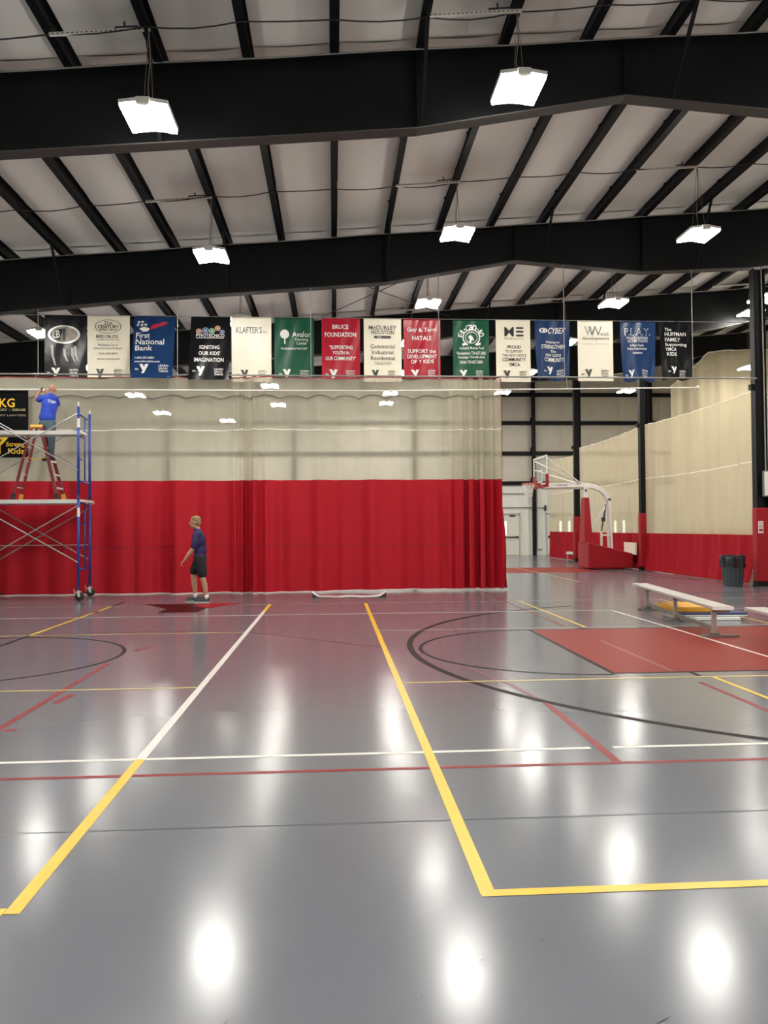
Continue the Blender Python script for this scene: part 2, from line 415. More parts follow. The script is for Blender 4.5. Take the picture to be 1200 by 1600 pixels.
# ================================================================== LAMPS
def make_lamp():
    r = empty('high_bay_lamp')
    MB().mm((-0.06, -0.36, 0.02), (0.06, 0.36, 0.10)).mm((-0.12, 0.33, 0.0), (0.12, 0.40, 0.08)).mm((-0.09, -0.40, -0.01), (0.09, -0.34, 0.08)).build('housing', M_WHITE, r)
    for s in (-1, 1):
        R = Matrix.Rotation(s*math.radians(8), 3, 'Y')
        pc = MB().box((s*0.175, 0, 0.045), (0.30, 0.74, 0.05), R).build('led_panel', M_WHITE, r)
        MB().box((s*0.175-s*0.0055, 0, -0.0025), (0.285, 0.72, 0.046), R).build('diffuser', M_LED, pc)
    MB().tube([(0, 0.0, 0.10), (-0.02, 0.02, 0.45), (0.015, 0.0, 0.8), (0.0, 0, 1.22)], 0.008, 5).build('cable', M_CORD, r)
    for d in (-1, 1): MB().tube([(0.0, d*0.3, 0.10), (0.0, d*0.02, 1.2)], 0.004, 4).build('suspension_wire', M_CORD, r)
    return r
def make_strut():
    r = empty('strut_channel')
    g = MB().mm((-1.30, -0.02, -0.045), (0.06, 0.02, -0.005))
    g.build('channel', M_WHITEPIPE, r)
    g = MB()
    for k in range(20): g.mm((-1.26+k*0.065, -0.0215, -0.032), (-1.232+k*0.065, -0.0205, -0.018))
    g.build('slot', M_DARK, r)['kind'] = 'stuff'
    MB().tube([(-0.42, 0, 0.0), (-0.40, 0, 0.03), (-0.1, 0, 0.03), (-0.08, 0, 0.0)], 0.012, 6).tube([(-0.28, 0, 0.03), (-0.28, 0, 0.10)], 0.014, 6).build('bracket', M_DARK, r)
    return r
lamp0 = make_lamp(); strut0 = make_strut(); first = True
LX = {-7.75: 6.84, -2.5: 7.22, 2.65: 7.76, 7.9: 7.82, 13.2: 8.6}
LY = [-4.9, 0.1, 5.4, 11.05, 16.65, 21.9, 26.6, 31.85, 36.7, 39.6]
LL = {
 (-2.5, 11.05): 'large twin-panel lamp in front of the nearest roof beam, upper left',
 (2.65, 11.05): 'large twin-panel lamp in front of the nearest roof beam, upper right',
 (-2.5, 16.65): 'twin-panel lamp in front of the second roof beam, on its left part',
 (2.65, 16.65): 'twin-panel lamp in front of the second roof beam, at its middle',
 (7.9, 16.65): 'twin-panel lamp in front of the second roof beam, near the right column',
 (2.65, 21.9): 'twin-panel lamp just above the red and green banners, behind the second beam',
 (7.9, 21.9): 'twin-panel lamp just above the cream and blue banners at right',
 (-7.75, 21.9): 'lamp glowing at the left edge beside the black banner with the silver oval',
 (-2.5, 21.9): 'lamp mostly hidden behind the top of the plain cream banner',
 (-2.5, 26.6): 'lamp glimpsed in the gap between the plain cream banner and the green tree banner',
 (-7.75, 26.6): 'lamp glimpsed between the black oval banner and the first cream banner',
 (2.65, 26.6): 'lamp hidden behind the banners near the cream electrician banner',
 (7.9, 26.6): 'lamp beside the right blue fitness banner, seen against the dark roof',
 (-2.5, 31.85): 'upper of two lamps seen through the net right of the curtain seam',
 (-2.5, 36.7): 'lower of two lamps seen through the net right of the curtain seam',
 (-7.75, 31.85): 'upper lamp seen through the net right of the blue scaffold',
 (-7.75, 36.7): 'lower lamp seen through the net right of the blue scaffold',
 (2.65, 31.85): 'lamp glimpsed between the cream electrician banner and the red banner beside it',
 (2.65, 36.7): 'upper of two lamps seen through the net left of the curtain gathers',
 (2.65, 39.6): 'lower of two lamps seen through the net left of the curtain gathers',
 (7.9, 31.85): 'lamp glimpsed between the last cream-and-black and the blue fitness banner',
 (7.9, 36.7): 'lamp at the top right corner of the big curtain, far back',
}
spots = []
for x, z in LX.items():
    for y in LY:
        if x == 13.2 and y > 8: continue
        if y > 39 and x != 2.65: continue
        spots.append((x, y, z))
extra = {(-5.08, 38.8, 6.77): 'small far lamp seen through the net left of the curtain seam',
         (14.4, 26.5, 8.85): 'far lamp left of the nearest column, high against the dark beam',
         (12.3, 21.9, 8.0): 'far lamp just right of the nearest column at the picture edge',
         (17.2, 31.85, 8.05): 'far lamp close to the bright right wall, left of the nearest column',
         (13.8, 36.7, 7.9): 'far lamp under the blue banner with outlined capitals',
         (14.0, 16.6, 8.6): 'lamp out of the picture beyond the nearest column',
         (16.8, 24.0, 8.6): 'added fill lamp out of the picture beyond the right column, near the right wall', (16.8, 10.0, 8.6): 'added fill lamp out of the picture far to the right'}  # fill lamps added out of view to brighten the right room
for (x, y, z), lb in extra.items(): spots.append((x, y, z))
for (x, y, z) in spots:
    if first: o = lamp0; first = False; s = strut0
    else: o = copy_tree(lamp0); s = copy_tree(strut0)
    o.location = (x, y, z)
    lb = LL.get((x, y)) or extra.get((x, y, z)) or 'twin-panel ceiling lamp out of the picture'
    tag(o, lb, 'lamp', 'twin-panel high-bay lamps')
    # the strut spans two purlins right above the lamp
    k = max(i for i, p in enumerate(PX) if p < x+0.66)
    s.location = (PX[k], y, roof(PX[k])); s.rotation_euler = (0, -math.atan(SLOPE), 0)
    # cable stretched from lamp to strut
    cut = roof(x)-z-0.04
    for ch in o.children:
        if ch.name.startswith(('cable', 'suspension')):
            ch.scale = (1, 1, 1); ch.location = (0, 0, 0)
            ch.scale.z = cut/1.21
            ch.scale.z = cut/1.22
    lbs = 'channel over the ' + lb if 'out of the picture' not in lb else 'slotted lamp channel out of the picture'
    tag(s, ' '.join(lbs.split()[:16]), 'channel', 'slotted lamp channels under the roof')

# power cables draped along each lamp row
for y, lb in ((11.05, 'thin power cable sagging across the purlins at the very top'), (16.65, 'thin power cable sagging across the purlins between the two nearest beams'), (21.9, 'thin power cable under the roof just behind the second beam')):
    pts = []
    for k in range(3, len(PX)-4):
        x = PX[k]
        for q in range(4):
            xx = x+1.3*q/4; pts.append((xx, y+0.06*math.sin(xx*0.9), roof(xx)-0.012-0.07*math.sin(PI*q/4)*(0.6+0.4*math.sin(k*2.1))))
    tag(MB().tube(pts, 0.011, 5).build('power_cable', M_DARK), lb, 'cable')
# rod bracing under the roof behind the second beam
for i, (a, b, lb) in enumerate((((-1.2, 19.8), (4.0, 27.0), 'thin dark bracing rod behind the second beam, rising to the left'),
                 ((4.0, 19.8), (-1.2, 27.0), 'thin dark bracing rod behind the second beam, rising to the right'))):
    tag(MB().tube([(a[0], a[1], roof(a[0])-0.25), (b[0], b[1], roof(b[0])-0.25)], 0.012, 6).build('brace_rod', M_DARK), lb, 'rod')

# ================================================================== FLOOR MARKINGS (painted on the floor)
def strip(pts, wd, z, m, name='painted_line'):
    P = [Vector((p[0], p[1], 0)) for p in pts]; L = []; R = []
    for i, p in enumerate(P):
        d0 = (P[i]-P[i-1]).normalized() if i > 0 else (P[1]-P[0]).normalized()
        d1 = (P[i+1]-P[i]).normalized() if i < len(P)-1 else d0
        d = (d0+d1).normalized(); nrm = Vector((-d.y, d.x, 0)); k = wd/2/max(0.4, nrm.dot(Vector((-d0.y, d0.x, 0))))
        L.append(p+nrm*k); R.append(p-nrm*k)
    g = MB(); n = len(P)
    g.add([(p.x, p.y, z) for p in R]+[(p.x, p.y, z) for p in L], [(i, i+1, n+i+1, n+i) for i in range(n-1)])
    return g.build(name, M_LINE[m], floor)
def arc(cx, cy, r, a0, a1, n=48): return [(cx+r*math.cos(math.radians(a0+(a1-a0)*i/n)), cy+r*math.sin(math.radians(a0+(a1-a0)*i/n))) for i in range(n+1)]
W = 0.05
strip([(-15, 4.22), (19, 4.22)], 0.012, 0.0006, 'joint', 'floor_joint')
strip([(-15, 5.14), (19, 5.14)], W, 0.0012, 'red')
strip([(1.85, 5.16), (1.85, 6.95)], W+0.01, 0.0014, 'red')
strip([(1.85, 6.95), (1.72, 7.76), (1.47, 8.75)], 0.045, 0.0013, 'faded')
strip([(-2.62, 5.2), (-2.62, 9.45)], W+0.01, 0.0014, 'red')
for q in ([(-2.54, 10.40), (-2.36, 10.85)], [(-2.50, 7.35), (-2.47, 7.72)], [(-2.55, 6.35), (-2.48, 6.42)]): strip(q, 0.07, 0.0014, 'red')
strip([(-15, 5.50), (1.78, 5.50)], W, 0.0016, 'white'); strip([(1.94, 5.50), (19, 5.50)], W, 0.0016, 'white')
strip([(-1.31, 5.50), (-1.31, 15.0)], W+0.015, 0.0022, 'white')
strip([(-15, 3.36), (-1.345, 3.36)], W+0.01, 0.0018, 'yellow'); strip([(-1.31, 3.34), (-1.31, 5.50)], W+0.015, 0.002, 'yellow'); strip([(-1.31, 15.0), (-1.31, 16.45)], W+0.015, 0.002, 'yellow')
strip([(0.64, 3.36), (0.64, 16.45)], W+0.015, 0.0024, 'yellow'); strip([(0.61, 3.37), (19, 3.37)], W+0.01, 0.0022, 'yellow')
strip([(-15, 7.93), (-1.35, 7.93)], 0.045, 0.0018, 'pale'); strip([(0.66, 7.96), (19, 7.96)], 0.045, 0.0018, 'pale')
strip([(3.86, 3.38), (3.86, 7.94)], W, 0.0018, 'yellow')
strip([(-15, 12.07), (-1.34, 12.07)], 0.045, 0.0018, 'pale'); strip([(0.66, 12.03), (19, 12.03)], 0.045, 0.0018, 'thin')
strip([(3.84, 12.05), (3.84, 16.5)], W, 0.0018, 'yellow')
strip([(-15, 14.42), (5.08, 14.42)], W, 0.0018, 'white'); strip([(5.3, 14.42), (12, 14.42)], 0.04, 0.0018, 'thin')
strip([(5.08, 14.42), (5.08, 5.5)], W, 0.0026, 'white')
strip([(-15, 16.46), (19, 16.46)], 0.04, 0.0012, 'thin')
strip([(-4.48, 12.07), (-4.48, 15.25)], W+0.01, 0.0022, 'yellow'); strip([(-4.48, 15.5), (-4.48, 16.46)], W+0.01, 0.0022, 'yellow')
strip([(-4.48, 5.5), (-4.48, 12.05)], W, 0.0020, 'black'); strip([(-4.48, 15.26), (-4.48, 15.5)], W, 0.002, 'black'); strip([(-4.48, 16.5), (-4.48, 17.4)], W, 0.002, 'black')
strip(arc(-4.46, 10.03, 1.82, 0, 360, 72), W, 0.0016, 'black')
strip(arc(6.59, 10.02, 5.62, 111, 249, 96), W+0.03, 0.0016, 'black')
strip(arc(2.92, 10.02, 1.83, 90, 270, 60), W, 0.0015, 'black')
# free-throw lane
MB().poly([(2.95, 8.27, 0.0009), (8.6, 8.27, 0.0009), (8.6, 11.80, 0.0009), (2.95, 11.80, 0.0009)]).build('key_area', M_LINE['key'], floor)
strip([(8.6, 8.25), (2.92, 8.25), (2.92, 11.82), (8.6, 11.82)], W, 0.0014, 'black')
for x in (3.75, 4.65): 
    strip([(x, 8.22), (x, 8.02)], W, 0.0014, 'black'); strip([(x, 11.85), (x, 12.0)], W, 0.0014, 'black')
strip([(3.59, 8.3), (3.59, 10.6)], 0.05, 0.0012, 'faded')
strip([(3.6, 5.2), (3.6, 7.7)], W, 0.0014, 'red')
strip([(3.55, 12.2), (3.55, 19.3)], 0.045, 0.0014, 'red')
strip([(-4.4, 11.9), (-3.5, 12.28), (-2.5, 12.34), (-1.8, 12.24), (-1.36, 12.06), (-0.86, 11.73), (-0.02, 10.93), (0.62, 10.31)], 0.03, 0.0014, 'red')
# far court behind the curtain
MB().poly([(4.9, 26.4, 0.0009), (9.0, 26.4, 0.0009), (9.0, 29.7, 0.0009), (4.9, 29.7, 0.0009)]).build('key_area', M_LINE['key'], floor)
strip([(6.83, 21.9), (6.83, 29.8)], W+0.01, 0.0018, 'pale')
strip([(9.2, 26.6), (10.3, 21.8)], W, 0.0014, 'black')
strip([(6.83, 9.6), (6.83, 16.4)], W, 0.0014, 'pale')
strip([(7.4, 17.8), (9.8, 17.8)], W, 0.0014, 'black'); strip([(8.0, 22.9), (10.2, 22.9)], 0.04, 0.0014, 'faded')
# painted star-shaped court logo by the walking man
MB().poly([(-3.90, 16.78, 0.0026), (-3.55, 16.25, 0.0026), (-3.25, 15.73, 0.0026), (-3.28, 15.08, 0.0026), (-2.56, 15.06, 0.0026), (-2.50, 15.72, 0.0026), (-2.72, 16.75, 0.0026)]).build('court_logo', M_LINE['stardark'], floor)
MB().poly([(-2.90, 16.45, 0.0028), (-2.47, 15.80, 0.0028), (-2.25, 16.30, 0.0028), (-1.86, 16.80, 0.0028), (-2.75, 16.80, 0.0028)]).build('court_logo', M_LINE['starred'], floor)
# scuffs
for (x, y, a, l, wd) in ((0.52, 2.86, 0.5, 0.04, 0.006), (0.77, 2.98, 0.7, 0.05, 0.014), (-0.35, 2.56, 1.2, 0.05, 0.006), (1.02, 2.47, 0.5, 0.085, 0.007), (0.28, 2.65, 1.2, 0.02, 0.006), (0.01, 2.47, 1.1, 0.05, 0.003), (0.42, 2.62, 2.2, 0.05, 0.003)):
    d = Vector((math.cos(a), math.sin(a))); p = Vector((x, y)); nn = Vector((-d.y, d.x))
    MB().poly([(*(p-d*l/2), 0.0012), (*(p-nn*wd/2), 0.0012), (*(p+d*l/2), 0.0012), (*(p+nn*wd/2), 0.0012)]).build('scuff_mark', M_DARK, floor)

# ================================================================== MAIN DIVIDER CURTAIN
def gather(x, c, wd): return math.exp(-((x-c)/wd)**2)
def foldX(x, z):
    g = min(1.0, 1.9*gather(x, 3.62, 0.56)) + 0.6*gather(x, -2.0, 0.22)
    return x + g*0.05*math.sin(48.0*x+1.2)*(0.6+0.4*max(0, 1-z/5.2))
def foldY(x, z):
    amp_low = 0.55+0.45*max(0, 1-z/5.2)
    y = 0.075*math.sin(x*4.1+0.6*math.sin(x*1.3)) + 0.062*math.sin(x*9.3+1.7+0.8*math.sin(x*0.9)) + 0.02*math.sin(x*2.3+2) + 0.012*math.sin(x*19+math.sin(x*3))
    y *= (1.0 if x > -2.3 else 1.25)
    g = min(1.0, gather(x, -2.0, 0.30) + min(1.0, 1.9*gather(x, 3.62, 0.56)))
    y = y*(1-0.5*min(1, g)) + g*(0.19*math.sin(x*24.0+0.8*math.sin(x*5)) + 0.04*math.sin(x*41+1))
    if x < -4.8: y *= 0.45
    return 19.45 + y*amp_low
M_HEM = mat('white_hem', (0.62, 0.58, 0.54), 0.6, 0, 0.1, 10)
def curtain(label, x0, x1, bottom, flare=0.0, group='sections of the big divider curtain', dy=0.0):
    t = thing('divider_curtain', label, 'curtain', (0, 0, 0), 0, group)
    nu = int((x1-x0)*(40 if x0 < -5 else 72))
    def xx(u, z): return x0+(x1-x0)*u + flare*max(0, u-0.6)/0.4*max(0, (2.7-z)/2.7)
    def net(u, v):
        z = 2.72+(5.21-2.72)*v; x = xx(u, z); return (foldX(x, z), foldY(x, z)+dy, z - 0.02*abs(math.sin(x*3))*(v > 0.99))
    def low(u, v):
        zb = bottom(x0+(x1-x0)*u); z = zb+(2.72-zb)*v; x = xx(u, z); return (foldX(x, z), foldY(x, z)+dy-0.004, z)
    MB().grid(net, nu, 10).build('net_panel', M_NET, t, True)
    MB().grid(low, nu, 12).build('skirt', M_RED, t, True)
    def tape(z, h, off):
        return lambda u, v: (foldX(xx(u, z), z), foldY(xx(u, z), z)+dy-off, z+0.012*math.sin(u*(x1-x0)*2.3)+h*v)
    if x1 > 3: MB().grid(lambda u, v: (2.90+1.20*u, foldY(2.90+1.20*u, 2.72+2.47*v)*0.5+0.5*19.45+dy+0.19, 2.72+2.47*v), 60, 6).build('net_panel', M_NET, t, True)
    MB().grid(tape(3.93, 0.022, 0.008), nu, 1).build('seam_tape', M_TAPE, t, True)
    MB().grid(tape(5.19, 0.025, 0.010), nu, 1).build('edge_binding', M_REDTRIM, t, True)
    def hem(u, v):
        x = x0+(x1-x0)*u; z = bottom(x)-0.012+0.022*v; x2 = xx(u, z); return (foldX(x2, z), foldY(x2, z)+dy-0.012, z)
    MB().grid(hem, nu, 1).build('hem', M_HEM, t, True)
    def sew(u, v):
        z = 1.12+0.012*v; x = xx(u, z); return (foldX(x, z), foldY(x, z)+dy-0.009, z)
    MB().grid(sew, nu, 1).build('stitching', mat('dark_red_stitch', (0.16, 0.006, 0.012), 0.6, 0, 0.1, 20), t, True)
    pts = []
    for i in range(int((x1-x0)*22)):
        x = x0+0.05+(x1-x0-0.1)*i/(int((x1-x0)*22)-1)
        z = 4.69+0.085*abs(math.sin(x*4.4+0.7*math.sin(x*0.8)))**0.7
        pts.append((x, foldY(x, z)+dy-0.03, z))
    MB().tube(pts, 0.014, 5).build('drape_cord', M_CORD, t, True)
    return t
curtain('left section of the big red and cream net curtain, behind the scaffold and walking man', -10.6, -1.88, lambda x: 0.016)
curtain('right section of the big red and cream net curtain, ending in gathers by the goal', -2.13, 4.12, lambda x: 0.016+0.03*max(0, min(1, (x+1)/2)), 0.15, dy=-0.06)
MB().tube([(4.13, 19.36, 5.2), (4.13, 19.36, 2.7)], 0.012, 5).build('edge_binding', M_REDTRIM, [o for o in COL.objects if o.get('label', '').startswith('right section of the big')][0])

# batten, lower pipe, cable and hangers that carry curtain and banners
tag(MB().tube([(-11, 19.36, 5.27), (10.66, 19.40, 5.24)], 0.020, 8).build('curtain_batten', M_PIPE), 'long grey batten pipe carrying the big curtain, running to the right column', 'pipe')
tag(MB().tube([(-9, 19.22, 4.87), (1.2, 19.22, 4.865), (9.02, 19.22, 4.97)], 0.016, 8).ball((9.05, 19.22, 4.972), 0.05).build('lower_pipe', M_WHITEPIPE), 'white pipe hanging below the banners in front of the net curtain', 'pipe')
tag(MB().tube([(-11, 19.62, 6.755), (10.6, 19.62, 6.715)], 0.009, 6).build('banner_cable', M_PIPE), 'thin steel cable strung along the tops of the banners', 'cable')
hang_x = [-6.98, -4.28, -1.55, 1.10, 5.45, 8.95]
HN = ['left of the black oval banner', 'between the blue bank banner and the black fireworks banner', 'between the green tree banner and the red foundation banner', 'between the bright red banner and the green restaurant banner', 'between the blue fitness banner and the cream banner with a W', 'right of the last black family banner']
hang_px = [66, 275, 485, 687, 886, 1083]
hang_x = [-7.04, -3.75, -0.53, 2.62, 5.77, 9.06]
for x, nm in zip(hang_x, HN):
    zb = [b + (x-a)*(d-b)/(c-a) for (a, b), (c, d) in zip(BOT[:-1], BOT[1:]) if a <= x <= c][0]-0.02
    tag(MB().tube([(x, 19.50, zb), (x, 19.50, 5.25), (x, 19.36, 5.25)], 0.011, 6).tube([(x, 19.36, 5.25), (x-0.02, 19.22, 4.9)], 0.008, 5).build('hanger_rod', M_PIPE), 'thin hanger rod ' + nm, 'rod', 'hanger rods of the batten')

# ================================================================== SIDE CURTAINS ALONG THE COLUMNS
def side_curtain(label, y0, y1, zt0, zt1, swoop=0.0, patch=False):
    t = thing('divider_curtain', label, 'curtain', (0, 0, 0), 0, 'curtains between the columns')
    zr = 1.29
    def fx(y, z):
        k = max(0.0, (1.35-z)/1.35)
        u = (y-y0)/(y1-y0)
        return COLX + 0.025*math.sin(y*5.1+1)+0.02*math.sin(y*11.3) - swoop*k*k*(0.35+0.5*math.sin(PI*u)+0.5*max(0,u-0.75)*4*k) - 0.012*k*math.sin(y*5.0)
    edge = 1.0 if patch is None else 0.0
    def ey(u, z): return edge*max(0.0, 1-2*u)*(0.12*max(0, 1-max(0, z-zr)/3.7) + 0.40*max(0, (zr-z)/zr)**2)
    def net(u, v):
        y = y0+(y1-y0)*u; zt = zt0+(zt1-zt0)*u-0.06*math.sin(PI*u); z = zr+(zt-zr)*v; return (fx(y, z), y+ey(u, z), z)
    def low(u, v):
        y = y0+(y1-y0)*u; z = 0.02+(zr-0.02)*v
        yy = y + ey(u, z); return (fx(y, z)-0.003, yy, z)
    nu = int((y1-y0)*16)
    MB().grid(net, nu, 10).build('net_panel', M_NET2, t, True)
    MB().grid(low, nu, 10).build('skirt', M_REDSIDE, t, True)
    MB().grid(lambda u, v: (fx(y0+(y1-y0)*u, 3.2)-0.008, y0+(y1-y0)*u, 3.18-0.05*math.sin(PI*u)+0.02*v), nu, 1).build('seam_tape', M_TAPE, t, True)
    MB().grid(lambda u, v: (fx(y0+(y1-y0)*u, 5)-0.008, y0+(y1-y0)*u, zt0+(zt1-zt0)*u-0.06*math.sin(PI*u)-0.02*v), nu, 1).build('edge_binding', M_TAPE, t, True)
    if patch:
        MB().mm((COLX-0.17, 27.62, 0.52), (COLX-0.12, 28.75, 0.95)).build('patch', M_TAPE, t)
    return t
side_curtain('tan net curtain with red skirt between middle and nearest column, behind the trash can', 19.74, 27.05, 5.02, 5.06, 0.10, None)
side_curtain('tan net curtain with red skirt between the farthest and middle column, behind the goal arm', 27.45, 34.6, 5.05, 5.0, 0.05, True)
side_curtain('farthest tan net curtain, left of the farthest column, behind the hoop', 35.0, 39.6, 4.75, 4.9, 0.05)
side_curtain('tan net curtain sliver at the right edge past the nearest column', 12.4, 19.12, 5.02, 5.02, 0.08)
t = thing('divider_curtain', 'pale net curtain hanging high in the next room, above the tan side curtain', 'curtain', (0, 0, 0), 0, 'curtains between the columns')
NX = [(14.55, 7.55), (15.4, 8.2), (16.25, 9.05), (17.2, 9.15), (19.5, 9.2)]
def next_net(u, v):
    x = 14.55+4.95*u; zt = [a[1]+(b[1]-a[1])*(x-a[0])/(b[0]-a[0]) for a, b in zip(NX[:-1], NX[1:]) if a[0] <= x <= b[0]+1e-6][0]
    return (x, 33.5+0.06*math.sin(x*5.1)+0.03*math.sin(x*13), 1.3+(zt-1.3)*v)
MB().grid(next_net, 60, 8).build('net_panel', M_NET2, t, True)
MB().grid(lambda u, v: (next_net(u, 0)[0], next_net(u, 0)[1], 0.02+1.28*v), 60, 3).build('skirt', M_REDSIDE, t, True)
MB().tube([next_net(i/40, 1) for i in range(41)], 0.02, 5).build('edge_binding', M_TAPE, t)
# ================================================================== BANNERS
DG = None
def text_mesh(s, bold=0.0):
    c = bpy.data.curves.new('lettering', 'FONT'); c.body = s; c.resolution_u = 2; c.offset = max(-0.012, min(bold, 0.013)); c.fill_mode = 'FRONT'
    o = bpy.data.objects.new('lettering', c); COL.objects.link(o)
    bpy.context.view_layer.update()
    dg = bpy.context.evaluated_depsgraph_get()
    me = bpy.data.meshes.new_from_object(o.evaluated_get(dg))
    vs = [tuple(v.co) for v in me.vertices]; fs = [tuple(p.vertices) for p in me.polygons]
    bpy.data.objects.remove(o); bpy.data.curves.remove(c); bpy.data.meshes.remove(me)
    return vs, fs
TXC = {}
def text2d(s, x0, x1, y0, y1, bold=0.012, slant=0.0):
    """flat letters fitted to the box (y down)"""
    if (s, bold) not in TXC: TXC[(s, bold)] = text_mesh(s, bold)
    vs, fs = TXC[(s, bold)]
    if not vs: return [], []
    ax, bx = min(v[0] for v in vs), max(v[0] for v in vs); ay, by = min(v[1] for v in vs), max(v[1] for v in vs)
    out = []
    for v in vs:
        u = (v[0]-ax)/max(1e-6, bx-ax); q = (v[1]-ay)/max(1e-6, by-ay)
        out.append((x0+(x1-x0)*u + slant*(q-0.5)*(y1-y0), y1-(y1-y0)*q))
    return out, fs
def ell2d(cx, cy, rx, ry, rin=0.0, n=28):
    if rin == 0: return [(cx+rx*math.cos(2*PI*i/n), cy+ry*math.sin(2*PI*i/n)) for i in range(n)], [tuple(range(n))]
    vs = [(cx+rx*math.cos(2*PI*i/n), cy+ry*math.sin(2*PI*i/n)) for i in range(n)] + [(cx+rx*rin*math.cos(2*PI*i/n), cy+ry*rin*math.sin(2*PI*i/n)) for i in range(n)]
    return vs, [(i, (i+1) % n, n+(i+1) % n, n+i) for i in range(n)]
def pol2d(*pts): return list(pts), [tuple(range(len(pts)))]
def ylogo(x0, x1, y0, y1):
    def m(P): return [(x0+(x1-x0)*a, y1-(y1-y0)*b) for a, b in P]
    A = m([(0.64, 1), (1, 1), (0.70, 0.30), (0.56, 0), (0.27, 0), (0.46, 0.42)]); B = m([(0, 1), (0.36, 1), (0.60, 0.52), (0.44, 0.36), (0.36, 0.36)])
    return A+B, [tuple(range(6)), tuple(range(6, 11))]
def star2d(cx, cy, r):
    P = []
    for i in range(10):
        q = r if i % 2 == 0 else r*0.42; a = -PI/2+PI*i/5; P.append((cx+q*math.cos(a), cy+q*math.sin(a)))
    return P+[(cx, cy)], [(i, (i+1) % 10, 10) for i in range(10)]
def arc_text(s, cx, cy, r, a0, a1, h):
    vs, fs = [], []
    for i, ch in enumerate(s):
        t = math.radians(a0+(a1-a0)*i/(len(s)-1)); hh = h*(1.0 if ch in 'ElCanlo' else 0.25)
        wd = h*0.36 if ch in 'l-' else h*0.72
        v, f = text2d(ch, -wd/2, wd/2, -hh/2, hh/2, 0.01)
        rot = t+PI/2
        v = [(cx+r*math.cos(t)+x*math.cos(rot)-y*math.sin(rot), cy+r*math.sin(t)+x*math.sin(rot)+y*math.cos(rot)) for x, y in v]
        o = len(vs); vs += v; fs += [tuple(k+o for k in q) for q in f]
    return vs, fs
CW, CK = mat('print_white', (0.75, 0.75, 0.73), 0.35, 0, 0.04, 20), mat('print_black', (0.015, 0.015, 0.017), 0.35, 0, 0.1, 20)
CGREY = mat('print_grey', (0.32, 0.31, 0.29), 0.35, 0, 0.1, 20); CRED = mat('print_red', (0.42, 0.02, 0.05), 0.35, 0, 0.1, 20)
CYEL = mat('print_yellow', (0.80, 0.50, 0.03), 0.4, 0, 0.05, 20); CTAN = mat('print_tan', (0.42, 0.36, 0.20), 0.4, 0, 0.1, 20)
COR = mat('print_orange', (0.50, 0.25, 0.15), 0.4, 0, 0.1, 20); CGRN = mat('print_green', (0.14, 0.32, 0.16), 0.4, 0, 0.1, 20); CBLU = mat('print_blue', (0.12, 0.18, 0.33), 0.4, 0, 0.1, 20)
SHEET = {'black': mat('vinyl_black', (0.005, 0.0055, 0.007), 0.26, 0, 0.15, 6, 0.2, 6, 0.16), 'cream': mat('vinyl_cream', (0.78, 0.73, 0.59), 0.33, 0, 0.03, 6, 0.10, 7),
         'blue': mat('vinyl_blue', (0.007, 0.033, 0.110), 0.28, 0, 0.1, 6, 0.2, 6, 0.25), 'green': mat('vinyl_green', (0.006, 0.075, 0.038), 0.28, 0, 0.1, 6, 0.2, 6, 0.25),
         'red': mat('vinyl_red', (0.36, 0.009, 0.024), 0.26, 0, 0.1, 6, 0.2, 6, 0.3)}
